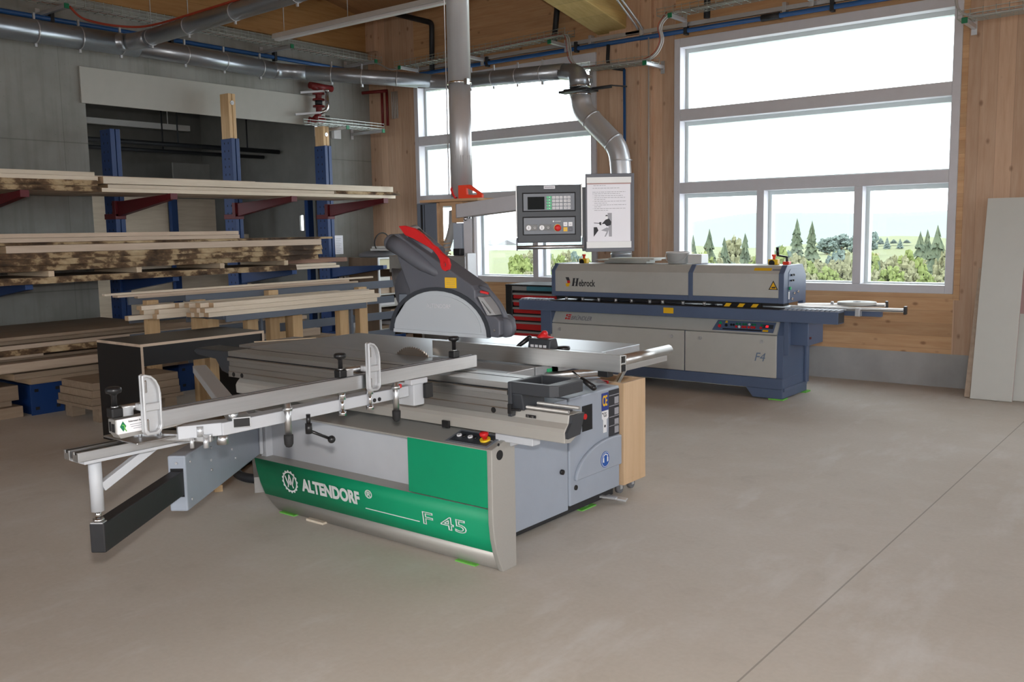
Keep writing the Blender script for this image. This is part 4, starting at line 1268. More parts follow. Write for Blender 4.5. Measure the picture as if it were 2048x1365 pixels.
# feed table with its toothed chain
tb = build('feed_table', G().box(-6.25, -2.745, 8.04, 8.20, 0.738, 0.845), 'bander_blue', eb, 0.003)
g = G()
for x0, n in ((-3.24, 12), (-6.24, 9)):
    for i in range(n):
        x = x0 + i * 0.042
        g.prism([(x, 0.845), (x + 0.030, 0.845), (x + 0.036, 0.861), (x + 0.012, 0.861)], 'y', 8.05, 8.185)
build('chain_pads', g, 'saw_grey', tb, kind='stuff')
build('chain_band', G().box(-5.84, -3.28, 8.06, 8.19, 0.845, 0.852), 'black_rubber', tb)
build('table_end', G().box(-2.746, -2.742, 8.05, 8.19, 0.748, 0.838), 'console_dark', tb)
build('speed_label', G().box(-4.455, -4.345, 8.0385, 8.0398, 0.770, 0.825), 'sticker_yellow', tb, label='yellow label')
build('table_bracket', G().box(-6.0, -5.86, 8.1, 8.4, 0.48, 0.738), 'bander_blue', eb, 0.004)
build('pressure_beam', G().box(-5.83, -3.29, 8.17, 8.30, 0.868, 0.90), 'black_rubber', eb)
rn = random.Random(5)
for i in range(9):
    x = -5.7 + i * 0.2 + rn.uniform(-0.03, 0.03)
    build('pressure_roller', G().cyl((x, 8.155, 0.852), (x, 8.155, 0.885), 0.016, n=12), 'galvanised', eb)
st = build('stripe_bar', G().box(-3.875, -3.49, 8.135, 8.17, 0.846, 0.885), 'black_plastic', eb)
for i in range(3):
    x = -3.865 + i * 0.135
    build('yellow_stripe', G().prism([(x, 0.8465), (x + 0.055, 0.8465), (x + 0.085, 0.8845), (x + 0.03, 0.8845)], 'y', 8.1335, 8.135), 'sticker_yellow', st)

# hood
HX0, HX1 = -5.865, -3.27
hp = [(FY, 0.895), (FY, 1.165), (FY + 0.075, 1.238), (8.575, 1.238), (8.665, 1.13), (8.665, 0.87), (8.60, 0.87), (8.60, 0.895)]
def hood_rib(x0, x1):
    return G().prism([(y + (-0.006 if y < 8.3 else 0.0), z + (0.004 if z > 1.1 else 0)) for y, z in hp], 'x', x0, x1)
build('hood_frame', hood_rib(HX0, HX0 + 0.045), 'bander_blue', eb, 0.003)
build('hood_frame', hood_rib(-4.232, -4.185), 'bander_blue', eb, 0.003)
he = build('hood_frame', hood_rib(HX1 - 0.05, HX1), 'bander_blue', eb, 0.003)
for x0, x1 in ((HX0 + 0.045, -4.232), (-4.185, HX1 - 0.05)):
    cv = build('hood_cover', G().prism([(FY, 0.945), (FY, 1.165), (FY + 0.075, 1.238), (8.575, 1.238), (8.66, 1.13), (8.66, 0.945)], 'x', x0, x1), 'bander_white', eb, 0.003)
    build('hood_sill', G().box(x0, x1, FY - 0.004, 8.61, 0.896, 0.944), 'bander_blue', eb, 0.003)
    if x0 < -5:
        tx = cv
    else:
        wx = cv
g = G()
for x_ in (-5.602, -5.558):
    g.prism([(x_, 1.004), (x_ + 0.024, 1.004), (x_ + 0.040, 1.088), (x_ + 0.016, 1.088)], 'y', FY - 0.0012, FY - 0.0002)
    g.prism([(x_ - 0.006, 1.004), (x_ + 0.030, 1.004), (x_ + 0.031, 1.009), (x_ - 0.005, 1.009)], 'y', FY - 0.0014, FY - 0.0002)
    g.prism([(x_ + 0.010, 1.083), (x_ + 0.046, 1.083), (x_ + 0.047, 1.088), (x_ + 0.011, 1.088)], 'y', FY - 0.0014, FY - 0.0002)
g.prism([(-5.575, 1.043), (-5.545, 1.043), (-5.544, 1.049), (-5.574, 1.049)], 'y', FY - 0.0010, FY - 0.0002)
build('brand_initial', g, 'ink_dark', tx)
text('brand_lettering', 'ebrock', 0.098, 'ink_dark', tx, (-5.515, FY - 0.0005, 1.006), (1, 0, 0), (0, 0, 1), squeeze=0.72, bold=0.0018)
for m, pts in (('ink_dark', [(-0.03, 0.055), (0.012, 0.055), (0.026, 0.02), (-0.012, 0.02)]), ('red_plastic', [(-0.012, 0.02), (0.026, 0.02), (0.03, -0.005), (-0.004, -0.01)]),
               ('sticker_yellow', [(-0.03, -0.01), (-0.004, -0.01), (0.03, -0.005), (0.01, -0.045), (-0.02, -0.045)])):
    build('brand_emblem', G().prism([(-5.655 + a, 1.042 + b) for a, b in pts], 'y', FY - 0.0015, FY - 0.0002), m, tx)
ws = build('warning_triangle', G().prism([(-3.418, 1.02), (-3.326, 1.02), (-3.372, 1.106)], 'y', FY - 0.0015, FY), 'ink_dark', wx, label='yellow and black warning triangle')
build('triangle_field', G().prism([(-3.405, 1.027), (-3.339, 1.027), (-3.372, 1.09)], 'y', FY - 0.0022, FY - 0.0015), 'sticker_yellow', ws)
build('hand_symbol', G().prism([(-3.388, 1.034), (-3.352, 1.034), (-3.352, 1.05), (-3.388, 1.046)], 'y', FY - 0.0028, FY - 0.0022), 'ink_dark', ws)
cs = build('caution_labels', G().add([(-3.575, FY + 0.028, 1.1915), (-3.405, FY + 0.028, 1.1915), (-3.405, FY + 0.054, 1.2165), (-3.575, FY + 0.054, 1.2165)], [(0, 1, 2, 3)]).xf(Matrix.Translation((0, -0.0012, 0.0012))), 'sticker_yellow', wx)
build('type_label', G().add([(-3.395, FY + 0.03, 1.194), (-3.312, FY + 0.03, 1.194), (-3.312, FY + 0.044, 1.2075), (-3.395, FY + 0.044, 1.2075)], [(0, 1, 2, 3)]).xf(Matrix.Translation((0, -0.0012, 0.0012))), 'ink', wx)
build('end_plate', G().prism([(FY + 0.10, 0.90), (FY + 0.10, 1.17), (FY + 0.14, 1.205), (8.56, 1.205), (8.63, 1.12), (8.63, 0.90)], 'x', HX1 - 0.001, HX1 + 0.003), 'bander_blue', he)
for y, z, r, m in ((8.29, 1.15, 0.009, 'black_plastic'), (8.34, 1.15, 0.009, 'black_plastic'), (8.28, 1.10, 0.008, 'black_plastic'), (8.33, 1.10, 0.008, 'black_plastic'), (8.25, 1.03, 0.016, 'lamp_green'),
                   (8.35, 0.98, 0.012, 'chrome'), (8.44, 0.99, 0.012, 'chrome'), (8.3, 0.93, 0.012, 'chrome')):
    build('end_fitting', G().cyl((HX1, y, z), (HX1 + 0.018, y, z), r, n=12), m, he)
build('end_label', G().box(HX1 + 0.003, HX1 + 0.004, 8.225, 8.255, 0.93, 1.0), 'sticker_white', he)
build('side_box', G().box(HX1, -3.10, 8.30, 8.68, 0.50, 0.73), 'bander_blue', eb, 0.006)
build('side_bracket', G().box(HX1, HX1 + 0.045, 8.145, 8.2, 0.42, 0.738), 'bander_blue', eb, 0.003)
build('red_switch', G().box(-3.1, -3.092, 8.33, 8.36, 0.56, 0.58), 'rack_red', eb)
build('end_post', G().box(HX1, HX1 + 0.02, 8.66, 8.74, 0.10, 0.74).box(HX1, HX1 + 0.012, FY + 0.02, 8.72, 0.08, 0.11), 'bander_blue', eb, 0.003)

def estop(x, y, lb):
    b = build('stop_box', G().box(x - 0.048, x + 0.048, y - 0.03, y + 0.03, 1.238, 1.29), 'yellow_plastic', eb, 0.006, label='yellow emergency stop box')
    build('box_front', G().cyl((x - 0.01, y - 0.031, 1.253), (x - 0.01, y - 0.029, 1.253), 0.03, n=18), 'black_plastic', b)
    build('stop_button', G().cyl((x, y, 1.29), (x, y, 1.315), 0.013, n=14).cyl((x, y, 1.315), (x, y, 1.335), 0.020, n=16), 'orange_red_plastic', b, label='red stop button')
estop(-5.60, 8.36, '')
estop(-3.49, 8.42, '')
ck = build('crank_base', G().box(-3.405, -3.345, 8.42, 8.48, 1.238, 1.268), 'orange_red_plastic', eb, 0.004)
build('crank', G().cyl((-3.375, 8.45, 1.268), (-3.375, 8.45, 1.315), 0.012, n=10).bar((-3.37, 8.45, 1.31), (-3.47, 8.45, 1.325), 0.022, 0.016), 'black_plastic', ck, 0.002)
build('crank_grip', G().cyl((-3.465, 8.45, 1.325), (-3.47, 8.45, 1.40), 0.012, 0.015, n=12), 'black_plastic', ck)

# outfeed rails and the roll of edging on them
for a, b in (((-3.27, 8.46, 0.865), (-2.56, 8.76, 0.865)), ((-3.24, 8.23, 0.858), (-2.27, 8.30, 0.862))):
    ra = build('outfeed_rail', G().bar(a, b, 0.05, 0.03), 'alu_long', eb, 0.002)
    d_ = (Vector(b) - Vector(a)).normalized()
    build('rail_cap', G().bar(Vector(b), Vector(b) + d_ * 0.022, 0.056, 0.07), 'black_plastic', ra, 0.003)
    build('rail_groove', G().bar(Vector(a) + d_ * 0.5 + Vector((0, -0.0265, -0.006)), Vector(b) + Vector((0, -0.0265, -0.006)), 0.002, 0.008), 'black_plastic', ra)
build('outfeed_arm', G().box(-3.2, -2.48, 8.36, 8.42, 0.79, 0.842), 'bander_blue', eb, 0.003)
build('rail_clip', G().box(-2.66, -2.62, 8.22, 8.29, 0.80, 0.875).box(-2.98, -2.96, 8.52, 8.55, 0.87, 0.90), 'galvanised', eb, 0.003)
g = G().lathe([(0.03, 0.0), (0.165, 0.0), (0.168, 0.004), (0.168, 0.022), (0.165, 0.025), (0.03, 0.025)], (-2.735, 8.50, 0.882), 40)
er = thing('edging_roll', 'flat grey roll of edging lying on the edge bander outfeed rails', 'roll', (-2.735, 8.50, 0.882))
build('winding', g, 'white_board', er)
build('core', G().lathe([(0.012, 0.0), (0.032, 0.0), (0.032, 0.027), (0.012, 0.027)], (-2.735, 8.50, 0.882), 24, loop=True), 'console_dark', er)

# things lying on the hood
z0 = 1.243
for k, (x0, x1, y0, y1, h) in enumerate(((-5.33, -4.82, 8.34, 8.52, 0.022), (-5.42, -4.76, 8.30, 8.55, 0.016), (-5.24, -4.70, 8.28, 8.54, 0.016))):
    solo('white_offcut', G().box(x0, x1, y0, y1, z0, z0 + h), 'white_board',
         ['small white board at the bottom of the stack on the edge bander hood', 'middle white board of the stack on the edge bander, sticking out farthest to the left',
          'topmost white board of the stack on the edge bander hood'][k], 'board', 'white boards on the edge bander', 0.002)
    z0 += h + 0.001
bk = thing('white_bucket', 'small translucent white bucket with a handle on the edge bander hood', 'bucket', (-4.50, 8.42, 1.242))
build('tub', G().lathe([(0.0, 0.002), (0.098, 0.0), (0.112, 0.10), (0.122, 0.104), (0.122, 0.118), (0.116, 0.118), (0.10, 0.008), (0.0, 0.008)], (-4.50, 8.42, 1.242), 32), 'white_plastic', bk)
build('handle', G().tube([(-4.50 + 0.125 * math.cos(a), 8.40 - 0.09 * math.sin(a), 1.342 - 0.085 * math.sin(a)) for a in [math.pi * i / 14 for i in range(15)]], 0.003, 6), 'galvanised', bk)
solo('white_box', G().box(-4.365, -4.215, 8.37, 8.52, 1.2425, 1.335), 'white_plastic', 'plain white box beside the bucket on the edge bander hood', 'box', bevel=0.004)

# ------------------------------------------------------------ red tool chest between bander and window wall
tc_ = thing('tool_chest', 'red and grey tool chest half hidden behind the left end of the edge bander', 'tool chest', (-6.66, 9.05, 0))
build('carcass', G().box(-7.04, -6.30, 8.83, 9.35, 0.08, 0.93), 'black_plastic', tc_, 0.01)
build('side_post', G().box(-7.05, -6.94, 8.80, 8.84, 0.06, 0.94), 'black_plastic', tc_, 0.012)
build('top', G().box(-7.05, -6.29, 8.80, 9.37, 0.93, 0.955), 'black_rubber', tc_, 0.006)
build('top_front', G().box(-6.94, -6.72, 8.795, 8.83, 0.885, 0.935).box(-6.72, -6.30, 8.795, 8.83, 0.885, 0.935, 1), ['chest_grey', 'chest_teal'], tc_, 0.003)
zz = 0.83
for h in (0.075, 0.075, 0.075, 0.075, 0.10, 0.10, 0.15):
    dr = build('drawer', G().box(-6.93, -6.30, 8.805, 8.83, zz - h + 0.03, zz), 'chest_red', tc_, 0.003)
    build('drawer_pull', G().box(-6.935, -6.30, 8.792, 8.81, zz, zz + 0.026), 'chest_grey', dr, 0.004)
    zz -= h + 0.012
for x in (-6.98, -6.36):
    for y in (8.9, 9.28):
        build('castor', G().cyl((x, y - 0.02, 0.045), (x, y + 0.02, 0.045), 0.045, n=16).box(x - 0.02, x + 0.02, y - 0.025, y + 0.025, 0.045, 0.09), 'black_rubber', tc_)

# ------------------------------------------------------------ boards leaning on the window wall
def leaning(name, label, x0, x1, yb, yt, h, t, m, group=None, edge=None):
    a = math.atan2(yt - yb, h)
    c, s = math.cos(a), math.sin(a)
    g = G().add([(x, yb + v * s + w * c, v * c - w * s + t * s) for x in (x0, x1) for v in (0, h) for w in (0, t)],
                [(0, 1, 3, 2), (4, 6, 7, 5), (0, 4, 5, 1), (2, 3, 7, 6), (0, 2, 6, 4), (1, 5, 7, 3)])
    if edge:
        for k in (0, 1):
            g.mi[k] = 1
    return solo(name, g, [m, edge] if edge else m, label, 'board', group, 0.0015)
leaning('leaning_board', 'tall white panel leaning on the window wall, right of the right window', -1.90, -1.555, 9.14, 9.545, 1.86, 0.019, 'white_board', 'panels leaning on the window wall', 'edge_pink')
leaning('leaning_board', 'lower white panel at the right picture edge, leaning behind the tall one', -1.80, -0.9, 9.215, 9.585, 1.32, 0.019, 'white_board', 'panels leaning on the window wall')
leaning('leaning_board', 'red brown panel leaning behind the white panels at the right picture edge', -1.58, -0.95, 9.275, 9.628, 1.75, 0.019, 'edge_pink', 'panels leaning on the window wall')
leaning('leaning_batten', 'narrow grey edged wood strip leaning left of the tall white panel', -1.955, -1.91, 9.17, 9.57, 1.23, 0.03, 'plank_tan', None)

# ------------------------------------------------------------ plywood waste bin on castors
wb = thing('plywood_bin', 'open plywood bin on castors behind the right end of the panel saw', 'bin', (-3.1, 4.78, 0))
X0, X1, Y0, Y1, Z0, Z1 = -3.42, -2.845, 4.655, 4.91, 0.10, 0.69
build('front_panel', G().box(X0, X1, Y0, Y0 + 0.02, Z0, Z1), 'ply', wb, 0.001)
build('side_panel', G().box(X1 - 0.02, X1, Y0 + 0.02, Y1 - 0.02, Z0, Z1), 'ply', wb, 0.001)
build('side_panel', G().box(X0, X0 + 0.02, Y0 + 0.02, Y1 - 0.02, Z0, Z1), 'ply', wb, 0.001)
build('back_panel', G().box(X0, X1, Y1 - 0.02, Y1, Z0, Z1), 'ply', wb, 0.001)
build('bottom', G().box(X0, X1, Y0, Y1, Z0 - 0.03, Z0), 'ply', wb)
for x in (X0 + 0.07, X1 - 0.07):
    for y in (Y0 + 0.06, Y1 - 0.06):
        k = build('castor', G().cyl((x - 0.012, y, 0.032), (x + 0.012, y, 0.032), 0.032, n=18), 'felt_grey', wb)
        build('castor_fork', G().box(x - 0.018, x + 0.018, y - 0.02, y + 0.02, 0.05, 0.072).box(x - 0.018, x - 0.014, y - 0.012, y + 0.012, 0.025, 0.055).box(x + 0.014, x + 0.018, y - 0.012, y + 0.012, 0.025, 0.055), 'galvanised', k)
for k, (a, b, w, m, lb) in enumerate((((-3.22, 4.72, 0.16), (-2.93, 4.86, 0.78), 0.06, 'white_board', 'white strip sticking out of the plywood bin'),
                                      ((-3.33, 4.78, 0.14), (-2.90, 4.86, 0.84), 0.045, 'plank_pale_cross', 'bare wood strip sticking out highest from the plywood bin'))):
    solo('offcut_strip', G().bar(a, b, w, 0.016), m, lb, 'offcut', 'offcuts in the plywood bin')
bag = G().add([(-3.10, 4.44, 0.693), (-2.93, 4.45, 0.690), (-2.91, 4.60, 0.692), (-3.08, 4.61, 0.695), (-3.05, 4.49, 0.722), (-2.97, 4.49, 0.714), (-2.96, 4.57, 0.718), (-3.05, 4.57, 0.726)],
                  [(0, 3, 2, 1), (4, 5, 6, 7), (0, 1, 5, 4), (1, 2, 6, 5), (2, 3, 7, 6), (3, 0, 4, 7)])
pb = thing('plastic_bag', 'clear plastic bag with a red print lying on the saw cabinet by the bin', 'bag', (-3.0, 4.52, 0.69))
build('film', bag, 'clear_bag', pb, 0.01)
build('red_print', G().bar((-3.0, 4.605, 0.702), (-2.915, 4.595, 0.700), 0.012, 0.016), 'red_plastic', pb)
build('slip', G().bar((-3.05, 4.47, 0.7275), (-2.97, 4.58, 0.7275), 0.06, 0.001), 'paper', pb)

# ------------------------------------------------------------ black film plywood bench
bb = thing('black_bench', 'black film-faced plywood bench with pale cut edges, left of the panel saw', 'bench', (-6.8, 4.2, 0))
bx0, bx1, by0, by1, bz = -7.10, -6.46, 3.68, 4.80, 0.80
def filmed(name, x0, x1, y0, y1, z0, z1, axis):
    g = G().box(x0, x1, y0, y1, z0, z1)
    keep = {'x': (0, 1), 'y': (2, 3), 'z': (4, 5)}[axis]
    for k in range(6):
        g.mi[k] = 0 if k in keep else 1
    return build(name, g, ['film_black', 'plank_tan'], bb)
filmed('top', bx0, bx1, by0, by1, bz - 0.021, bz, 'z')
filmed('side', bx0, bx1, by0, by0 + 0.021, 0.0, bz - 0.0215, 'y')
filmed('side', bx0, bx1, by1 - 0.021, by1, 0.0, bz - 0.0215, 'y')
filmed('apron', bx1 - 0.03, bx1 - 0.009, by0 + 0.0215, by1 - 0.0215, bz - 0.17, bz - 0.0215, 'x')
filmed('back', bx0, bx0 + 0.021, by0 + 0.0215, by1 - 0.0215, bz - 0.12, bz - 0.0215, 'x')
# ------------------------------------------------------------ overhead saw guard
gd = thing('saw_guard', 'large grey suction hood with a clear half-round window over the saw blade', 'saw guard', (-3.35, 3.68, 1.04))
hood = [(-3.719, 1.555), (-3.712, 1.577), (-3.689, 1.592), (-3.623, 1.594), (-3.584, 1.568), (-3.35, 1.452), (-3.105, 1.324), (-3.085, 1.30), (-3.082, 1.262), (-3.02, 1.175), (-2.955, 1.172),
        (-2.925, 1.15), (-2.925, 1.08), (-2.945, 1.063), (-2.999, 1.069)]
lens_out = [(-3.342 + 0.338 * math.cos(math.radians(a)), 1.062 + 0.229 * math.sin(math.radians(a))) for a in range(0, 181, 9)]
# the hood's face is cut out along the window; its rim shows around it
face = hood[:-1] + [(-3.0, 1.066)] + lens_out[1:-1] + [(-3.675, 1.052), (-3.721, 1.067), (-3.72, 1.089), (-3.688, 1.116), (-3.65, 1.181), (-3.558, 1.262), (-3.553, 1.288), (-3.649, 1.494)]
hd = build('hood', G().prism(face, 'y', 3.60, 3.735), 'hood_grey', gd, 0.008, 3)
rim = [(-3.342 + (0.338 + 0.022) * math.cos(math.radians(a)), 1.062 + (0.229 + 0.02) * math.sin(math.radians(a))) for a in range(0, 181, 9)]
build('window_rim', G().ring(rim + rim[::-1][:0], lens_out, 'y', 3.590, 3.602), 'hood_grey', gd, 0.002) if False else None
g = G()
for (a, b), (c, d_), (e, f), (h_, i_) in zip(lens_out, lens_out[1:], rim, rim[1:]):
    g.add([(a, 3.592, b), (c, 3.592, d_), (h_, 3.592, i_), (e, 3.592, f), (a, 3.602, b), (c, 3.602, d_), (h_, 3.602, i_), (e, 3.602, f)],
          [(0, 1, 2, 3), (4, 7, 6, 5), (0, 4, 5, 1), (3, 2, 6, 7)])
build('window_rim', g, 'console_dark', gd)
lens = build('clear_window', G().prism(lens_out, 'y', 3.604, 3.612), 'guard_plastic', gd, label='scratched clear plastic window')
inner_l = [(-3.342 + 0.295 * math.cos(math.radians(a)), 1.085 + 0.182 * math.sin(math.radians(a))) for a in range(0, 181, 9)]
build('window_pad', G().prism(inner_l, 'y', 3.598, 3.604), 'guard_plastic', lens)
build('window_foot', G().box(-3.675, -3.0, 3.594, 3.612, 1.056, 1.074), 'guard_plastic', lens)
text('embossed_name', 'ALTENDORF', 0.03, 'key_grey', lens, (-3.42, 3.5972, 1.20), (1, 0, 0), (0, 0, 1), squeeze=1.0)
build('back_shell', G().prism([(x, z) for x, z in lens_out], 'y', 3.725, 3.735), 'felt_grey', hd)
build('suction_tube', G().tube([(-3.672, 3.605, 1.545), (-3.60, 3.603, 1.515), (-3.45, 3.606, 1.432), (-3.36, 3.615, 1.388), (-3.30, 3.635, 1.36)], [0.048, 0.047, 0.040, 0.026, 0.010], 20).ball((-3.672, 3.605, 1.545), 0.048), 'hood_grey', gd)
build('dust_outlet', G().cyl((-3.60, 3.70, 1.585), (-3.43, 3.70, 1.475), 0.05, 0.055, n=22), 'hood_grey', gd)
build('tape_wrap', G().cyl((-3.615, 3.695, 1.597), (-3.59, 3.695, 1.58), 0.054, n=22), 'chest_grey', gd)
build('rear_disc', G().lathe([(0.0, 0.0), (0.14, 0.0), (0.145, 0.01), (0.145, 0.05), (0.0, 0.06)], (-3.665, 3.74, 1.275), 32, axis='y'), 'hood_grey', gd)
s_ = build('yellow_label', G().box(-3.285, -3.207, 3.596, 3.6, 1.308, 1.362), 'sticker_yellow', gd, label='orange yellow notice label')
g = G()
for k in range(5):
    g.box(-3.278, -3.214, 3.5952, 3.596, 1.316 + k * 0.0095, 1.3175 + k * 0.0095)
build('label_print', g, 'ink', s_)
build('grip', G().tube(bend([(-3.10, 3.66, 1.312), (-3.045, 3.66, 1.30), (-2.965, 3.66, 1.225), (-2.925, 3.66, 1.15)], 0.06), 0.013, 12), 'hood_grey', gd)
q = [(-3.075, 1.268), (-3.04, 1.265), (-2.955, 1.178), (-3.012, 1.172)]
qi = [(-3.052, 1.245), (-3.043, 1.243), (-2.985, 1.186), (-2.998, 1.183)]
build('grip_insert', G().ring(q, qi, 'y', 3.61, 3.69), 'alu_grey', gd, 0.003)
build('red_catch', G().bar((-3.075, 3.64, 1.292), (-3.03, 3.65, 1.283), 0.03, 0.012), 'red_plastic', gd, 0.003)
build('guide_wheel', G().lathe([(0.0, 0.0), (0.046, 0.0), (0.05, 0.006), (0.05, 0.034), (0.046, 0.04), (0.0, 0.04)], (-2.922, 3.635, 1.112), 30, axis='y'), 'hood_grey', gd)
build('wheel_screw', G().cyl((-2.955, 3.598, 1.10), (-2.955, 3.594, 1.10), 0.006, n=12), 'chrome', gd)
build('hanger', G().bar((-3.72, 3.73, 1.22), (-5.0, 4.93, 1.30), 0.06, 0.07), 'slat_grey', gd, 0.004)
pst = [(-3.602, 1.628), (-3.53, 1.612), (-3.46, 1.577), (-3.35, 1.497), (-3.305, 1.455), (-3.28, 1.425), (-3.262, 1.418), (-3.243, 1.43), (-3.238, 1.452), (-3.252, 1.482), (-3.30, 1.512), (-3.345, 1.535), (-3.37, 1.556), (-3.45, 1.60), (-3.54, 1.638), (-3.60, 1.642)]
pst = [(-3.605, 1.635), (-3.555, 1.585), (-3.50, 1.568), (-3.40, 1.527), (-3.355, 1.505), (-3.325, 1.478), (-3.308, 1.452), (-3.305, 1.425), (-3.295, 1.405), (-3.272, 1.396), (-3.25, 1.405), (-3.243, 1.43), (-3.255, 1.462), (-3.30, 1.492), (-3.335, 1.522), (-3.36, 1.535), (-3.43, 1.59), (-3.49, 1.622), (-3.56, 1.637)]
hole = [(-3.2745 + 0.011 * math.cos(a), 1.432 + 0.017 * math.sin(a)) for a in [2 * math.pi * i / len(pst) for i in range(len(pst))]]
# order both loops the same way round from the tip so the plate with its hang hole closes cleanly
def ring_plate(outer, cx, cz, rx, rz):
    inn = []
    for x, z in outer:
        a = math.atan2(z - cz, x - cx)
        inn.append((cx + rx * math.cos(a), cz + rz * math.sin(a)))
    return inn
psr = thing('push_stick', 'red plastic push stick lying along the saw guard', 'push stick', (-3.42, 3.62, 1.40))
blade_part = pst[:5] + pst[14:]
build('blade', G().prism(blade_part, 'y', 3.585, 3.605), 'red_plastic', psr, 0.003)
gp = [pst[4], pst[5], pst[6], pst[7], pst[8], pst[9], pst[10], pst[11], pst[12], pst[13], pst[14]]
build('grip_end', G().ring(gp, ring_plate(gp, -3.2755, 1.43, 0.011, 0.016), 'y', 3.587, 3.603), 'red_plastic', psr, 0.002)

# ------------------------------------------------------------ post behind the saw that carries the guard and the panel arm
op_ = thing('guard_post', 'grey steel post with a plywood shelf and a swing arm behind the panel saw', 'post', (-4.4, 5.05, 0))
build('post_front', G().box(-4.475, -4.392, 5.0, 5.08, 0.02, 1.66), 'saw_grey', op_, 0.003)
build('post_side', G().box(-4.376, -4.30, 5.0, 5.06, 0.02, 1.70), 'frame_alu', op_, 0.003)
build('post_rod', G().cyl((-4.285, 5.0, 0.02), (-4.285, 5.0, 1.70), 0.008, n=10), 'galvanised', op_)
build('foot_plate', G().box(-4.65, -4.15, 4.85, 5.3, 0.0, 0.02), 'saw_grey', op_)
build('support_beam', G().box(-5.05, -4.29, 4.915, 4.995, 1.305, 1.43), 'alu', op_, 0.004)
build('beam_end', G().box(-4.288, -4.262, 4.91, 5.0, 1.27, 1.45), 'galvanised', op_, 0.003)
build('beam_foot', G().box(-4.50, -4.30, 4.93, 5.0, 1.21, 1.303), 'saw_grey', op_, 0.003)
build('black_plug', G().box(-4.435, -4.37, 4.95, 4.998, 1.432, 1.48), 'black_plastic', op_, 0.004)
build('clamp_screws', G().ball((-4.335, 4.98, 1.688), 0.016, 10, 6).box(-4.345, -4.30, 4.97, 5.0, 1.69, 1.70), 'chrome', op_)
build('rear_cover', G().box(-4.83, -4.63, 5.0, 5.05, 1.42, 1.81), 'slat_grey', op_, 0.006)
build('cover_groove', G().box(-4.79, -4.77, 4.998, 5.001, 1.43, 1.80).box(-4.755, -4.75, 4.998, 5.001, 1.43, 1.80), 'recess_dark', op_)
build('cover_edge', G().box(-4.63, -4.612, 5.0, 5.05, 1.42, 1.81), 'ply_shelf', op_)
build('shelf', G().box(-4.73, -4.18, 4.93, 5.17, 1.812, 1.83), 'ply_shelf', op_, 0.001)
build('shelf_support', G().box(-4.60, -4.38, 5.0, 5.06, 1.785, 1.8115).box(-4.485, -4.375, 5.0, 5.06, 1.665, 1.786), 'ply_shelf', op_, 0.001)
a_, b_ = Vector((-4.40, 5.02, 1.745)), Vector((-3.30, 4.58, 1.79))
build('swing_arm', G().bar(a_, b_, 0.095, 0.095), 'frame_alu', op_, 0.003)
d_ = (b_ - a_).normalized()
build('arm_end', G().bar(a_ - d_ * 0.006, a_, 0.10, 0.10), 'ink', op_, 0.001)
build('hose', G().tube(bend([(-4.56, 5.1, 1.75), (-4.55, 5.08, 1.62), (-4.60, 5.06, 1.48), (-4.62, 5.05, 1.435)], 0.1), [0.022] * 16 if False else 0.03, 12), 'chest_grey', op_)
build('hose_coil', G().tube([(-4.60 + 0.05 * math.cos(t * 0.9), 5.05 + 0.03 * math.sin(t * 0.9), 1.435 + t * 0.004) for t in range(28)], 0.004, 6), 'ply_shelf', op_)

ph = thing('push_block', 'orange red push block with a grip hole on the plywood shelf by the steel pipe', 'push block', (-4.30, 5.0, 1.83))
o1 = [(-4.405, 1.832), (-4.185, 1.832), (-4.185, 1.855), (-4.30, 1.925), (-4.405, 1.925)]
i1 = [(-4.325, 1.857), (-4.235, 1.853), (-4.232, 1.864), (-4.285, 1.888), (-4.33, 1.907)]
build('body', G().ring(o1, i1, 'y', 4.985, 5.005), 'orange_red_plastic', ph, 0.002)
solo('red_hook', G().tube(bend([(-4.43, 4.99, 1.836), (-4.45, 4.99, 1.86), (-4.47, 4.99, 1.90), (-4.46, 4.99, 1.91)], 0.02), 0.012, 10), 'red_plastic', 'small red curved handle beside the push block on the plywood shelf', 'handle')

# ------------------------------------------------------------ control panel and notice board at the end of the arm
YAW = math.radians(38.2)
K = 0.0003876
def pu(u):
    return (u - 584) * K
def pv(v):
    return (652 - v) * K
cpn = thing('control_panel', 'dark grey saw control panel with keypad and red stop button, hanging at eye level', 'control panel', (-3.233, 4.456, 1.70), YAW, own_axes=True)
def pbox(u0, u1, v0, v1, y0, y1):
    return G().box(pu(u0), pu(u1), y0, y1, pv(v1), pv(v0))
build('housing', pbox(108, 1076, 232, 1098, -0.005, 0.09), 'console_dark', cpn, 0.004)
build('side_trim', pbox(88, 108, 226, 1010, -0.01, 0.09), 'white_plastic', cpn, 0.002)
build('side_trim', pbox(1076, 1098, 222, 1010, -0.01, 0.09), 'white_plastic', cpn, 0.002)
build('panel_bracket', G().box(pu(400), pu(700), 0.09, 0.16, pv(520), pv(330)), 'console_dark', cpn)
build('number_plate', pbox(516, 686, 245, 290, -0.0065, -0.005), 'paper', cpn)
text('plate_number', 'F45 ELMO DRIVE', 0.009, 'ink_dark', cpn, (pu(524), -0.0066, pv(277)), (1, 0, 0), (0, 0, 1), squeeze=0.78) if False else \
    build('plate_print', pbox(528, 674, 262, 274, -0.0069, -0.0065), 'ink', cpn)
for v0, v1 in ((345, 632), (705, 985)):
    build('field_shadow', pbox(188, 995, v0, v1, -0.0065, -0.005), 'recess_dark', cpn, 0.003)
up_ = build('keypad', pbox(205, 980, 362, 616, -0.0085, -0.0065), 'panel_grey', cpn, 0.001)
build('screen', pbox(268, 524, 408, 600, -0.0092, -0.0085), 'screen_black', up_)
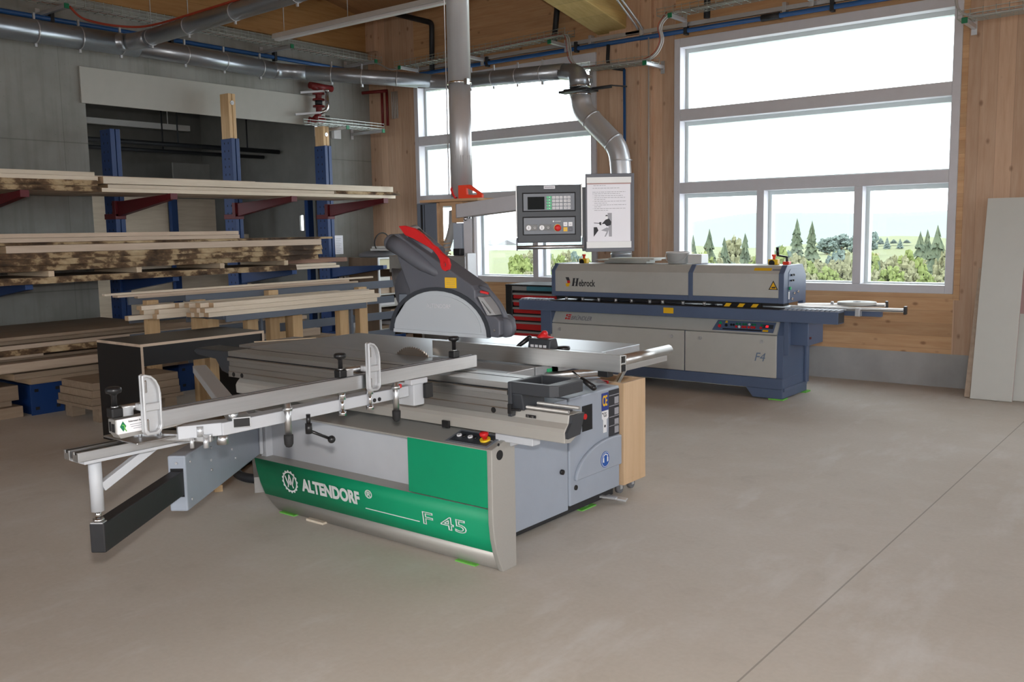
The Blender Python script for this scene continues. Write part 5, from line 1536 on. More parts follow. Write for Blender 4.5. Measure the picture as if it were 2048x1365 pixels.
for v in (418, 460, 502, 544, 586):
    gk = build('green_key', G().prism([(pu(548), pv(v)), (pu(566), pv(v - 16)), (pu(632), pv(v - 16)), (pu(632), pv(v + 16)), (pu(566), pv(v + 16))], 'y', -0.0095, -0.0085), 'lamp_green', up_, label='green arrow key')
    build('key_mark', pbox(592, 606, v - 7, v + 5, -0.0099, -0.0095), 'sticker_white', gk)
for v in (422, 474, 528, 580):
    for u in (664, 719, 775, 838, 894):
        kk = build('key', pbox(u - 23, u + 23, v - 20, v + 20, -0.0097, -0.0085), 'key_grey', up_)
        build('key_symbol', pbox(u - 8, u + 8, v - 3, v + 4, -0.0101, -0.0097), 'ink_dark' if u > 800 and v > 500 or u > 880 else 'print_grey', kk)
lo = build('switch_field', pbox(205, 980, 722, 972, -0.0085, -0.0065), 'panel_grey', cpn, 0.001)
g = G()
for u0, u1, v0, v1 in ((218, 782, 739, 742), (218, 782, 940, 943), (218, 221, 739, 943), (779, 782, 739, 943)):
    g.box(pu(u0), pu(u1), -0.0089, -0.0085, pv(v1), pv(v0))
build('field_line', g, 'chest_grey', lo)
for u0 in (228, 432):
    build('switch_plate', pbox(u0, u0 + 186, 824, 916, -0.0095, -0.0085), 'black_plastic', lo, 0.001)
for u, m in ((279, 'sticker_white'), (372, 'black_plastic'), (480, 'sticker_white'), (574, 'black_plastic')):
    bb_ = build('push_button', G().cyl((pu(u), -0.0095, pv(873)), (pu(u), -0.016, pv(873)), 0.0145 if m[0] == 's' else 0.0125, n=22), m, lo, label=('white' if m[0] == 's' else 'black') + ' push button')
    if m[0] == 's':
        build('symbol', pbox(u - 3, u + 3, 855, 892, -0.0164, -0.016), 'ink_dark', bb_)
    else:
        build('symbol', G().lathe([(0.004, 0), (0.006, 0), (0.006, 0.0005), (0.004, 0.0005)], (pu(u), -0.0165, pv(873)), 16, axis='y', loop=True), 'sticker_white', bb_)
er_ = build('stop_collar', G().cyl((pu(717), -0.0085, pv(878)), (pu(717), -0.013, pv(878)), 0.021, n=28), 'yellow_plastic', lo)
build('stop_button', G().lathe([(0.010, 0.0), (0.012, -0.012), (0.0185, -0.016), (0.0195, -0.026), (0.012, -0.031), (0.0, -0.032)], (pu(717), -0.012, pv(880)), 28, axis='y'), 'red_plastic', er_, label='red emergency stop button')
text('maker_name', 'ALTENDORF', 0.0085, 'lettering_white', lo, (pu(678), -0.0086, pv(789)), (1, 0, 0), (0, 0, 1), squeeze=0.72)
build('maker_mark', G().cyl((pu(656), -0.0085, pv(781)), (pu(656), -0.009, pv(781)), 0.0045, n=16), 'lettering_white', lo)
for u, v, m, n_ in ((836, 826, 'sticker_white', 'white'), (913, 826, 'sticker_white', 'white'), (836, 903, 'sticker_yellow', 'yellow'), (913, 903, 'hood_grey', 'grey')):
    k_ = build('square_key', pbox(u - 30, u + 30, v - 31, v + 31, -0.0115, -0.0085), m, lo, 0.001, label=n_ + ' square key')
    build('key_symbol', pbox(u - 14, u + 14, v - 4, v + 4, -0.0119, -0.0115), 'print_grey' if m[0] == 's' else 'ink', k_)
build('grab_rail', G().cyl((pu(100), -0.02, pv(1168)), (pu(1112), -0.02, pv(1168)), 0.0115, n=22), 'alu', cpn)
for u in (98, 1106):
    build('rail_holder', G().box(pu(u) - 0.004, pu(u) + 0.004, -0.025, 0.04, pv(1215), pv(1020)), 'hood_grey', cpn, 0.002)
build('mount_plate', pbox(1098, 1155, 270, 1240, 0.02, 0.03), 'console_dark', cpn)

nb = thing('notice_board', 'dark grey clip board with a typed instruction sheet, right of the control panel', 'notice board', (-3.233, 4.456, 1.70), YAW, own_axes=True)
build('board', pbox(1146, 1886, 76, 1254, 0.006, 0.018), 'hood_grey', nb, 0.002)
build('clip_strip', pbox(1168, 1838, 130, 218, 0.0, 0.006), 'white_plastic', nb, 0.001)
build('lower_strip', pbox(1158, 1838, 1098, 1196, -0.006, 0.006), 'white_plastic', nb, 0.001)
sh = build('paper_sheet', pbox(1172, 1828, 219, 1097, 0.0035, 0.0059), 'paper', nb)
build('red_edge', pbox(1172, 1832, 219, 237, 0.0028, 0.0035), 'edge_pink', sh)
g = G()
for v, a, b in ((256, 1268, 1452), (294, 1255, 1660), (352, 1252, 1752), (378, 1252, 1670), (408, 1280, 1712), (437, 1280, 1748), (464, 1280, 1455), (491, 1280, 1760), (518, 1280, 1472),
                (546, 1280, 1762), (573, 1280, 1388), (601, 1280, 1752), (628, 1280, 1488)):
    u = a
    rq = random.Random(v)
    while u < b:
        w_ = rq.uniform(20, 55)
        g.box(pu(u), pu(min(b, u + w_)), 0.0029, 0.0035, pv(v + 3.5), pv(v - 3.5))
        u += w_ + 9
    if a == 1280 and v in (408, 437, 491, 546, 601):
        g.box(pu(1258), pu(1265), 0.0029, 0.0035, pv(v + 3), pv(v - 3))
build('typed_lines', g, 'print_grey', sh, kind='stuff')
ph_ = build('printed_photo', pbox(1268, 1545, 668, 1025, 0.0029, 0.0035), 'paper', sh, label='small grey printed picture of a person with a drill')
def pic(name, pts, m, y=0.0026):
    build(name, G().prism([(pu(u), pv(v)) for u, v in pts], 'y', y, y + 0.0004), m, ph_)
pic('picture_wall', [(1480, 668), (1545, 668), (1545, 1025), (1500, 1025)], 'print_grey')
pic('picture_coat', [(1448, 770), (1500, 752), (1536, 800), (1530, 850), (1470, 868), (1430, 830), (1400, 838), (1396, 826)], 'ink_dark', 0.0022)
pic('picture_head', [(1450, 716), (1480, 716), (1484, 742), (1468, 758), (1450, 744)], 'sticker_white', 0.0020)
pic('picture_cap', [(1446, 716), (1452, 700), (1474, 696), (1486, 716)], 'ink_dark', 0.0019)
pic('picture_drill', [(1272, 812), (1352, 818), (1352, 806), (1384, 802), (1386, 850), (1362, 850), (1352, 828), (1272, 820)], 'ink_dark', 0.0022)
pic('picture_bench', [(1268, 880), (1318, 878), (1340, 930), (1268, 1025)], 'ink_dark', 0.0022)
pic('picture_shade', [(1380, 930), (1470, 884), (1500, 900), (1478, 980), (1450, 1025), (1432, 1025), (1466, 950)], 'print_grey', 0.0023)

# ------------------------------------------------------------ lumber rack along the concrete wall
def upright(y, name_label, ext=None):
    r_ = thing('rack_upright', name_label, 'rack upright', (-9.9, y, 0), group='blue cantilever uprights')
    build('post', G().box(-10.02, -9.815, y - 0.055, y + 0.055, 0.02, 2.78), 'rack_blue', r_, 0.004)
    build('post_lip', G().box(-9.816, -9.80, y - 0.058, y - 0.006, 0.02, 2.782).box(-9.816, -9.80, y + 0.006, y + 0.058, 0.02, 2.782), 'rack_blue', r_, 0.003)
    g = G()
    for i in range(26):
        z = 0.35 + i * 0.095
        for x in (-9.95, -9.87):
            g.box(x - 0.006, x + 0.006, y - 0.0565, y - 0.0545, z - 0.012, z + 0.012)
    build('slot_holes', g, 'recess_dark', r_, kind='stuff')
    bs = build('base', G().box(-9.80, -8.60, y - 0.13, y + 0.13, 0.0, 0.27), 'rack_blue', r_, 0.004)
    build('base_plate', G().box(-8.60, -8.588, y - 0.15, y + 0.15, 0.0, 0.285), 'rack_blue', bs, 0.002)
    for dy in (-0.095, 0.095):
        for z in (0.06, 0.225):
            build('bolt_hole', G().box(-8.5885, -8.5865, y + dy - 0.018, y + dy + 0.018, z - 0.014, z + 0.014), 'recess_dark', bs)
    ar = build('arm', G().prism([(-9.81, 1.83), (-9.81, 1.99), (-8.74, 2.04), (-8.74, 1.985)], 'y', y - 0.035, y + 0.035), 'rack_red', r_, 0.003, label='red cantilever arm')
    build('arm_collar', G().box(-10.03, -9.79, y - 0.062, y + 0.062, 1.80, 1.86).box(-9.85, -9.79, y - 0.064, y + 0.064, 1.83, 2.0), 'rack_red', ar, 0.003)
    build('arm_stop', G().box(-8.74, -8.725, y - 0.04, y + 0.04, 1.98, 2.043), 'rack_red', ar)
    ab = build('arm', G().prism([(-9.81, 1.0), (-9.81, 1.15), (-8.78, 1.182), (-8.78, 1.135)], 'y', y - 0.035, y + 0.035), 'rack_blue', r_, 0.003, label='blue cantilever arm')
    build('arm_collar', G().box(-9.85, -9.79, y - 0.064, y + 0.064, 0.97, 1.16), 'rack_blue', ab, 0.003)
    if ext:
        we = build('wood_extension', G().box(-10.0, -9.83, y - 0.05, y - 0.004, 2.78, ext).box(-10.0, -9.83, y + 0.004, y + 0.05, 2.78, ext).box(-9.99, -9.84, y - 0.004, y + 0.004, 2.78, ext - 0.003), 'post_wood', r_, 0.002)
        build('washer', G().cyl((-9.83, y, ext - 0.11), (-9.822, y, ext - 0.11), 0.026, n=18).cyl((-9.822, y, ext - 0.11), (-9.816, y, ext - 0.11), 0.01, n=8), 'galvanised', we)
    return r_
upright(3.95, 'blue cantilever upright at the far left, its bolted base plate beside the timber block')
upright(5.45, 'blue cantilever upright at the left edge of the wall opening')
upright(7.0, 'blue cantilever upright with the tallest wooden extension, in front of the wall opening', 3.32)
upright(8.47, 'blue cantilever upright with a short wooden extension, nearest the corner', 3.04)

def plank(x0, x1, y0, y1, z0, z1, m, label, group, bark=False, name='plank', seed=0, skew=0.0):
    if not bark:
        g = G().box(x0, x1, y0, y1, z0, z1)
        g.mi[2] = g.mi[3] = 1
        mats = [m, 'end_grain']
    else:
        rq = random.Random(seed)
        n = max(8, int((y1 - y0) / 0.16))
        g = G()
        ph1, ph2 = rq.uniform(0, 6), rq.uniform(0, 6)
        for i in range(n + 1):
            y = y0 + (y1 - y0) * i / n
            w = 0.018 * math.sin(y * 3.1 + ph1) + 0.012 * math.sin(y * 7.7 + ph2) + rq.uniform(-0.006, 0.006)
            g.v += [(x0, y, z0), (x1 + w, y, z0), (x1 + w - 0.014, y, z1), (x0, y, z1)]
        for i in range(n):
            a = 4 * i
            for k in range(4):
                j = (k + 1) % 4
                g.f.append([a + k, a + j, a + 4 + j, a + 4 + k])
                g.mi.append(1 if k == 1 else 0)
                g.sm.append(False)
        g.f += [[0, 1, 2, 3], [4 * n + k for k in (3, 2, 1, 0)]]
        g.mi += [0, 0]
        g.sm += [False, False]
        mats = [m, 'bark_edge']
    return solo(name, g, mats, label, 'plank', group, 0.0 if bark else 0.002)
TOPG, MIDG, LOWG = 'planks on the top rack shelf', 'planks on the middle rack shelf', 'planks on the bottom rack shelf'
for k, a in enumerate((
        (-9.76, -9.26, 2.6, 8.5, 2.045, 2.085, 'plank_tan', 'wide tan plank at the back of the top rack shelf, its pale underside visible', TOPG),
        (-9.24, -8.80, 4.72, 8.72, 2.045, 2.084, 'plank_pale', 'lowest pale plank at the front of the top rack shelf, resting on the red arms', TOPG),
        (-9.24, -8.72, 2.6, 4.68, 2.045, 2.094, 'plank_tan', 'lower bark-edged plank on the top rack shelf at the left picture edge', TOPG, True),
        (-9.22, -8.74, 2.6, 4.64, 2.096, 2.15, 'plank_tan', 'upper bark-edged plank on the top rack shelf at the left picture edge', TOPG, True),
        (-9.3, -8.83, 4.80, 7.70, 2.086, 2.122, 'plank_pale', 'pale plank just under the thick front plank on the top rack shelf', TOPG),
        (-9.3, -8.81, 7.72, 8.82, 2.086, 2.124, 'plank_pale', 'short bark-edged plank poking out at the right end of the top rack shelf', TOPG, True),
        (-9.28, -8.80, 4.74, 8.68, 2.126, 2.195, 'plank_pale', 'thick pale front plank on the top rack shelf with its sawn left end showing', TOPG),
        (-9.76, -9.31, 2.6, 6.9, 2.087, 2.235, 'plank_tan', 'thick tan timber at the back of the top rack shelf', TOPG),
        (-9.28, -8.84, 2.6, 4.71, 2.152, 2.194, 'plank_pale', 'second highest pale plank on the top rack shelf at the left picture edge', TOPG),
        (-9.29, -8.86, 2.6, 4.69, 2.196, 2.236, 'plank_pale', 'highest pale plank on the top rack shelf at the left picture edge', TOPG),
        (-9.6, -8.72, 2.6, 7.0, 1.186, 1.246, 'plank_brown', 'thick dark bark-edged slab at the bottom of the middle rack shelf', MIDG, True),
        (-9.5, -8.78, 7.02, 7.70, 1.186, 1.215, 'plank_pale', 'lower of two short pale boards at the right end of the middle rack shelf', MIDG),
        (-9.5, -8.80, 7.02, 7.66, 1.217, 1.246, 'plank_pale', 'upper of two short pale boards at the right end of the middle rack shelf', MIDG),
        (-9.58, -9.0, 7.08, 8.02, 1.248, 1.30, 'plank_red', 'dark reddish plank at the right end of the middle rack shelf', MIDG),
        (-9.6, -8.77, 2.6, 7.35, 1.302, 1.357, 'plank_tan', 'lowest of three stacked bark-edged planks on the middle rack shelf', MIDG, True),
        (-9.6, -8.75, 2.6, 7.42, 1.359, 1.414, 'plank_tan', 'middle of three stacked bark-edged planks on the middle rack shelf', MIDG, True),
        (-9.6, -8.78, 2.6, 7.46, 1.416, 1.470, 'plank_tan', 'highest of three stacked bark-edged planks on the middle rack shelf', MIDG, True),
        (-9.4, -8.80, 3.78, 7.44, 1.472, 1.54, 'plank_tan', 'smooth greyish beam lying on the bark-edged stack of the middle rack shelf', MIDG),
        (-9.5, -8.81, 2.6, 7.62, 1.542, 1.566, 'plank_tan', 'thin bark-edged board directly under the two smooth planks of the middle rack shelf', MIDG, True),
        (-9.4, -8.83, 2.6, 6.30, 1.568, 1.608, 'plank_tan', 'lower of the two smooth planks at the top of the middle rack shelf', MIDG),
        (-9.4, -8.86, 2.6, 6.31, 1.610, 1.65, 'plank_tan', 'upper of the two smooth planks at the top of the middle rack shelf', MIDG),
        (-9.62, -8.56, 3.80, 7.4, 0.288, 0.345, 'plank_brown', 'brown board lowest on the blue rack bases behind the bench', LOWG),
        (-9.62, -8.56, 3.66, 7.4, 0.347, 0.40, 'plank_brown', 'second brown board above the blue rack bases behind the bench', LOWG),
        (-9.6, -8.62, 2.6, 7.0, 0.402, 0.426, 'plank_brown', 'thin brown board under the thick pale plank of the bottom shelf', LOWG),
        (-9.3, -8.48, 2.6, 7.1, 0.428, 0.507, 'plank_tan', 'thick pale plank at the front of the bottom shelf', LOWG),
        (-9.5, -8.66, 3.3, 6.8, 0.509, 0.535, 'plank_brown', 'grey brown board lying back on the thick pale plank of the bottom shelf', LOWG),
        (-9.5, -8.60, 2.6, 3.95, 0.537, 0.566, 'plank_tan', 'thin pale board at the left picture edge under the bark-edged plank of the bottom shelf', LOWG),
        (-9.5, -8.52, 2.6, 6.9, 0.568, 0.622, 'plank_tan', 'yellowish bark-edged plank in the bottom shelf stack', LOWG, True),
        (-9.5, -8.53, 2.6, 6.95, 0.624, 0.662, 'plank_tan', 'pale smooth plank on the bark-edged one in the bottom shelf stack', LOWG),
        (-9.5, -8.62, 2.6, 6.0, 0.664, 0.715, 'plank_brown', 'dark brown board under the wide sheet on the bottom shelf', LOWG),
        (-9.7, -8.45, 2.6, 5.1, 0.717, 0.745, 'plank_brown', 'wide grey brown sheet on top of the bottom shelf', LOWG))):
    plank(*a, seed=40 + k)
for k, (y, lb) in enumerate(((4.14, 'spacer stick at the left end under the bark-edged stack'), (5.02, 'second spacer stick from the left under the bark-edged stack'),
                             (5.99, 'third spacer stick from the left under the bark-edged stack'), (6.85, 'spacer stick at the right end under the bark-edged stack'))):
    solo('spacer_stick', G().box(-9.58, -8.735, y - 0.028, y + 0.028, 1.2475, 1.301), 'plank_pale_cross', lb + ' of the middle rack shelf', 'spacer', 'spacer sticks on the rack', 0.002)
# timber blocks and pallets on the floor
for k, (x0, x1, y0, y1, z0, z1, m, lb) in enumerate(((-9.3, -8.62, 3.0, 3.74, 0.0, 0.10, 'plank_brown', 'lower timber block on the floor left of the blue base plate'),
                                                     (-9.3, -8.64, 2.95, 3.72, 0.155, 0.29, 'plank_brown', 'upper timber block left of the blue base plate'),
                                                     (-9.28, -9.12, 3.0, 3.7, 0.10, 0.155, 'plank_brown', 'spacer between the two timber blocks, farther back'),
                                                     (-8.86, -8.70, 3.02, 3.68, 0.10, 0.155, 'plank_brown', 'spacer between the two timber blocks, nearer the front'))):
    solo('timber_block', G().box(x0, x1, y0, y1, z0, z1), m, lb, 'timber', 'timber blocks at the left edge', 0.004)
pa = thing('low_pallet', 'low brown pallet on feet left of the black bench', 'pallet', (-8.05, 4.35, 0))
build('deck', G().box(-8.35, -7.72, 3.92, 4.8, 0.125, 0.155), 'plank_brown', pa, 0.002)
for x in (-8.28, -7.80):
    for y in (4.05, 4.68):
        build('foot', G().box(x - 0.06, x + 0.06, y - 0.06, y + 0.06, 0, 0.125), 'plank_brown', pa, 0.003)
for k, z in enumerate((0.156, 0.22, 0.284)):
    solo('wood_slab', G().box(-8.34 + 0.01 * k, -7.74 - 0.012 * k, 3.93 + 0.015 * k, 4.78, z, z + 0.063), 'plank_brown',
         ['lowest brown slab on the low pallet', 'middle brown slab on the low pallet', 'top brown slab on the low pallet'][k], 'slab', 'slabs on the low pallet', 0.002)
for k in range(5):
    solo('brown_sheet', G().box(-7.07 + 0.01 * k, -6.35 - 0.03 * k, 4.86 + 0.02 * k, 6.3, 0.03 + 0.07 * k, 0.099 + 0.07 * k), 'plank_brown',
         ['lowest sheet of the brown stack behind the black bench', 'second sheet from the floor in the brown stack behind the black bench', 'middle sheet of the brown stack behind the black bench',
          'second sheet from the top of the brown stack behind the black bench', 'top sheet of the brown stack behind the black bench'][k], 'sheet', 'brown sheets behind the bench', 0.002)
solo('floor_bearer', G().box(-7.05, -6.4, 5.1, 5.18, 0, 0.029), 'plank_brown', 'bearer under the near end of the brown sheet stack', 'bearer', 'bearers under the brown sheets')
solo('floor_bearer', G().box(-7.05, -6.4, 5.9, 5.98, 0, 0.029), 'plank_brown', 'bearer under the far end of the brown sheet stack', 'bearer', 'bearers under the brown sheets')

# ------------------------------------------------------------ slatted stand with offcuts
os_ = thing('offcut_stand', 'stand of grey slats on bare wood posts behind the panel saw', 'stand', (-7.7, 6.3, 0))
for x in (-7.85, -8.25):
    for z0, z1 in ((0.965, 1.05), (0.79, 0.868), (0.60, 0.686), (0.40, 0.48)):
        build('slat', G().box(x, x + 0.022, 4.95 if x > -8 else 4.6, 7.68 if x > -8 else 6.5, z0, z1), 'slat_grey', os_, 0.002)
for x, y, z in ((-7.79, 5.05, 1.0), (-7.79, 5.9, 1.04), (-7.79, 6.15, 0.86), (-7.40, 5.35, 0.85), (-7.40, 5.88, 0.85), (-7.40, 6.49, 0.85), (-7.79, 7.12, 1.0), (-8.19, 4.8, 1.0), (-8.19, 6.3, 1.0), (-7.40, 4.92, 0.85)):
    build('stand_post', G().box(x - 0.04, x + 0.04, y - 0.06, y + 0.06, 0, z), 'post_wood', os_, 0.003)
build('steel_angle', G().box(-7.36, -7.33, 6.555, 6.585, 0.0, 0.852).box(-7.36, -7.33, 5.42, 5.44, 0.0, 0.852), 'slat_grey', os_)
for y in (4.92, 5.35, 5.88, 6.49):
    build('bearer', G().box(-7.83, -7.15, y - 0.035, y + 0.035, 0.851, 0.885), 'slat_grey', os_, 0.002)
build('front_rail', G().box(-7.15, -7.13, 4.9, 6.6, 0.83, 0.885), 'slat_grey', os_, 0.002)
def sawn(*a):
    g = G().box(*a)
    g.mi[2] = g.mi[3] = 1
    return g
rq = random.Random(3)
LBL = ['bottom', 'middle', 'top']
POS = ['front', 'second from the front', 'back']
for lay in range(3):
    for c in range(3):
        x1 = -7.14 - 0.078 * c - 0.012 * lay
        solo('batten', sawn(x1 - 0.074, x1, 4.76 - 0.06 * c + rq.uniform(-0.06, 0.06), 6.80 + rq.uniform(-0.14, 0.04), 0.886 + 0.041 * lay, 0.926 + 0.041 * lay), ['plank_pale', 'end_grain'],
             '%s batten, %s layer of the pale bundle on the slatted stand' % (POS[c], LBL[lay]), 'batten', 'pale battens on the slatted stand', 0.0015)
for k, (x0, x1, y0, y1, z0, z1, lb) in enumerate(((-7.56, -7.50, 4.18, 6.3, 0.886, 0.926, 'longest low batten sticking out left of the pale bundle'),
                                                  (-7.49, -7.42, 4.40, 6.3, 0.886, 0.926, 'low batten between the long one and the pale bundle'),
                                                  (-7.56, -7.49, 4.32, 6.2, 0.927, 0.966, 'batten on top of the longest low one, left of the pale bundle'),
                                                  (-7.485, -7.42, 4.62, 6.5, 0.968, 1.01, 'high batten just behind the pale bundle'),
                                                  (-7.57, -7.49, 4.30, 6.4, 0.968, 1.005, 'high pinkish batten sticking out to the left behind the pale bundle'),
                                                  (-7.485, -7.42, 4.42, 6.4, 0.927, 0.966, 'short batten in the middle of the left bundle'))):
    solo('batten', sawn(x0, x1, y0, y1, z0, z1), ['plank_pale', 'end_grain'], lb, 'batten', 'pale battens on the slatted stand', 0.0015)
for k, (x0, x1, y0, y1, z0, z1, m, lb) in enumerate(((-7.86, -7.80, 4.45, 7.1, 1.051, 1.07, 'plank_tan', 'lower thin strip lying on the top slat of the stand'),
                                                     (-7.87, -7.78, 4.25, 6.95, 1.0715, 1.09, 'plank_tan', 'middle thin strip lying on the top slat of the stand'),
                                                     (-7.86, -7.82, 4.15, 7.35, 1.0915, 1.11, 'plank_pale', 'longest pale strip lying on top of the slatted stand'))):
    solo('thin_strip', G().box(x0, x1, y0, y1, z0, z1), m, lb, 'strip', 'strips on the slatted stand')
solo('leaning_stick', G().bar((-7.98, 7.0, 0.03), (-7.905, 7.25, 0.72), 0.03, 0.03), 'plank_pale', 'wood stick leaning behind the lowest slats', 'stick')
pbg = thing('plastic_sack', 'crumpled clear plastic sack behind the slatted stand', 'sack', (-8.3, 7.35, 0))
g = G()
g.ball((-8.3, 7.4, 0.32), (0.16, 0.2, 0.32), 16, 12)
rr_ = random.Random(9)
g.v = [(x + rr_.uniform(-0.02, 0.02), y + rr_.uniform(-0.02, 0.02), max(0.0, z + rr_.uniform(-0.02, 0.02))) for x, y, z in g.v]
build('film', g, 'clear_bag', pbg)

# ------------------------------------------------------------ shelf cabinet in the corner
cb = thing('corner_shelf', 'brown sided open shelf cabinet with white edges in the corner', 'cabinet', (-9.4, 9.1, 0))
cx0, cx1, cy0, cy1, ch = -9.70, -9.12, 8.68, 9.52, 1.27
build('side', G().box(cx0, cx1 - 0.02, cy0, cy0 + 0.02, 0.05, ch), 'brown_board', cb)
build('side', G().box(cx0, cx1 - 0.02, cy1 - 0.02, cy1, 0.05, ch), 'brown_board', cb)
build('back', G().box(cx0 - 0.012, cx0, cy0, cy1, 0.05, ch), 'brown_board', cb)
build('top', G().box(cx0, cx1 - 0.02, cy0 + 0.02, cy1 - 0.02, ch - 0.02, ch), 'white_board', cb)
build('front_edge', G().box(cx1 - 0.02, cx1, cy0 - 0.002, cy0 + 0.022, 0.05, ch + 0.002).box(cx1 - 0.02, cx1, cy1 - 0.022, cy1 + 0.002, 0.05, ch + 0.002).box(cx1 - 0.02, cx1, cy0 + 0.022, cy1 - 0.022, ch - 0.02, ch + 0.002), 'white_plastic', cb)
build('header', G().box(cx1 - 0.06, cx1 - 0.03, cy0 + 0.03, cy1 - 0.03, ch - 0.16, ch - 0.025), 'cream', cb)
SH = (0.93, 0.78, 0.62, 0.47, 0.30, 0.10)
for z in SH:
    build('shelf', G().box(cx0, cx1 - 0.01, cy0 + 0.021, cy1 - 0.021, z - 0.018, z), 'white_board', cb)
ITEMS = (('white_board', 'white'), ('plank_red', 'reddish'), ('plank_tan', 'tan'), ('plank_brown', 'brown'), ('sticker_white', 'bright white'))
for i, z in enumerate(SH):
    y = cy0 + 0.04
    for k in range(3):
        w, h = rq.uniform(0.16, 0.28), rq.uniform(0.03, 0.09)
        m, c = ITEMS[(i * 2 + k) % 5]
        if y + w > cy1 - 0.03:
            break
        solo('shelf_offcut', G().box(cx0 + 0.05, cx1 - rq.uniform(0.02, 0.08), y, y + w, z + 0.001, z + h), m,
             '%s offcut, %s on the %s shelf of the corner cabinet' % (c, ('nearest', 'in the middle', 'farthest')[k], ('highest', 'second', 'third', 'fourth', 'fifth', 'lowest')[i]), 'offcut', 'offcuts in the corner cabinet')
        y += w + 0.012
solo('grey_disc', G().lathe([(0.0, 0.0), (0.27, 0.0), (0.29, 0.012), (0.27, 0.05), (0.20, 0.075), (0.0, 0.085)], (-9.42, 8.99, ch + 0.003), 32), 'felt_grey', 'dark grey round lid lying on the corner cabinet', 'lid')
for k, (z, m, lb) in enumerate(((ch + 0.09, 'white_board', 'lower pale board on the round lid on the corner cabinet'), (ch + 0.121, 'white_board', 'upper pale board on the round lid on the corner cabinet'))):
    solo('lid_board', G().box(-9.40, -9.06, 8.80 + 0.03 * k, 9.04, z, z + 0.028), m, lb, 'board', 'boards on the corner cabinet', 0.002)
solo('cable_hoop', G().tube([(-9.30 + 0.01 * math.sin(a), 8.93 + 0.14 * math.cos(a), ch + 0.20 + 0.13 * math.sin(a)) for a in [2 * math.pi * i / 36 for i in range(36)]], 0.008, 8, closed=True), 'black_rubber', 'black hoop standing upright on the corner cabinet', 'hoop')

# ------------------------------------------------------------ small things on the walls
lt = solo('lintel_panel', G().box(XL + 0.001, XL + 0.028, 5.305, 8.78, 3.085, 3.48), 'lintel_board', 'long pale board fixed above the wall opening', 'board', None, 0.002)
solo('junction_box', G().box(XL + 0.001, XL + 0.06, 8.90, 9.03, 2.93, 3.07), 'white_plastic', 'small white junction box beside the shortest wooden extension', 'box', None, 0.004)
so = thing('socket_strip', 'double column of white wall sockets right of the last blue upright', 'socket', (XL, 8.95, 0.72))
for k, y in enumerate((8.885, 8.985)):
    pl_ = build('socket_plate', G().box(XL + 0.001, XL + 0.045, y - 0.042, y + 0.042, 0.72, 1.04), 'white_plastic', so, 0.005)
    for z in (0.80, 0.88, 0.965):
        build('socket_hole', G().cyl((XL + 0.0455, y, z), (XL + 0.047, y, z), 0.021, n=18), 'console_dark', pl_)
pn = thing('paper_notice', 'white paper notice fixed beside the blue upright nearest the corner', 'notice', (-9.79, 8.62, 1.30))
build('sheet', G().box(-9.797, -9.795, 8.52, 8.665, 1.32, 1.575), 'paper', pn)
g = G()
for k in range(9):
    g.box(-9.795, -9.7945, 8.535, 8.60 + 0.05 * ((k * 7) % 3) / 3, 1.345 + 0.023 * k, 1.349 + 0.023 * k)
build('typed_lines', g, 'print_grey', pn)

# ------------------------------------------------------------ extraction ducts
def ringed(root, p, q, r, n=1, drop=True):
    p, q = Vector(p), Vector(q)
    for i in range(n):
        c = p.lerp(q, (i + 0.5) / n)
        d = (q - p).normalized()
        rg = build('clamp_ring', G().cyl(c - d * 0.006, c + d * 0.006, r + 0.005, n=28), 'galvanised', root)
        if drop:
            build('ring_bolt', G().box(c.x - 0.012, c.x + 0.012, c.y - 0.012, c.y + 0.012, c.z - r - 0.035, c.z - r - 0.003), 'galvanised', rg)
            build('ring_hanger', G().box(c.x - 0.01, c.x + 0.01, c.y - 0.01, c.y + 0.01, c.z + r + 0.003, c.z + r + 0.07), 'galvanised', rg)
du = thing('extraction_duct', 'long round steel duct along the concrete wall that turns along the window wall', 'duct', (-9.95, 5.0, 3.5))
R1, R2 = 0.118, 0.093
A0, A1, A2 = (-9.95, 2.5, 3.72), (-9.95, 5.86, 3.735), (-9.95, 7.72, 3.70)
build('wall_duct', G().cyl(A0, A1, R1, n=36), 'galv_dark', du)
build('wall_duct', G().cyl(A1, A2, R1 * 0.9, n=36), 'galv_dark', du)
B0, B1, B2 = (-9.88, 7.92, 3.70), (-8.42, 9.14, 3.545), (-8.15, 9.20, 3.52)
build('elbow', G().tube(bend([A2, (-9.945, 7.82, 3.70), B0, (-9.7, 8.07, 3.68)], 0.1, 5), [R1 * 0.9 - 0.012 * min(1, i / 10) for i in range(14)], 32), 'galv_dark', du)
build('corner_duct', G().cyl(B0, B1, R2, n=36), 'galv_dark', du)
C1 = (-6.42, 9.20, 3.452)
build('corner_bend', G().tube(bend([(-8.6, 9.0, 3.56), B1, B2, (-8.0, 9.2, 3.51)], 0.1, 5), R2, 28), 'galv_dark', du)
build('window_duct', G().cyl(B2, C1, R2, n=36), 'galv_dark', du)
ringed(du, (-9.95, 4.5, 3.725), (-9.95, 5.9, 3.735), R1, 3)
ringed(du, (-9.95, 6.2, 3.73), (-9.95, 7.8, 3.70), R1 * 0.9, 3)
ringed(du, (-9.6, 8.15, 3.67), (-9.0, 8.65, 3.60), R2, 2)
ringed(du, (-8.9, 8.73, 3.6), (-8.7, 8.9, 3.58), R2, 1, False)
ringed(du, (-8.05, 9.2, 3.51), (-6.55, 9.2, 3.455), R2, 4)
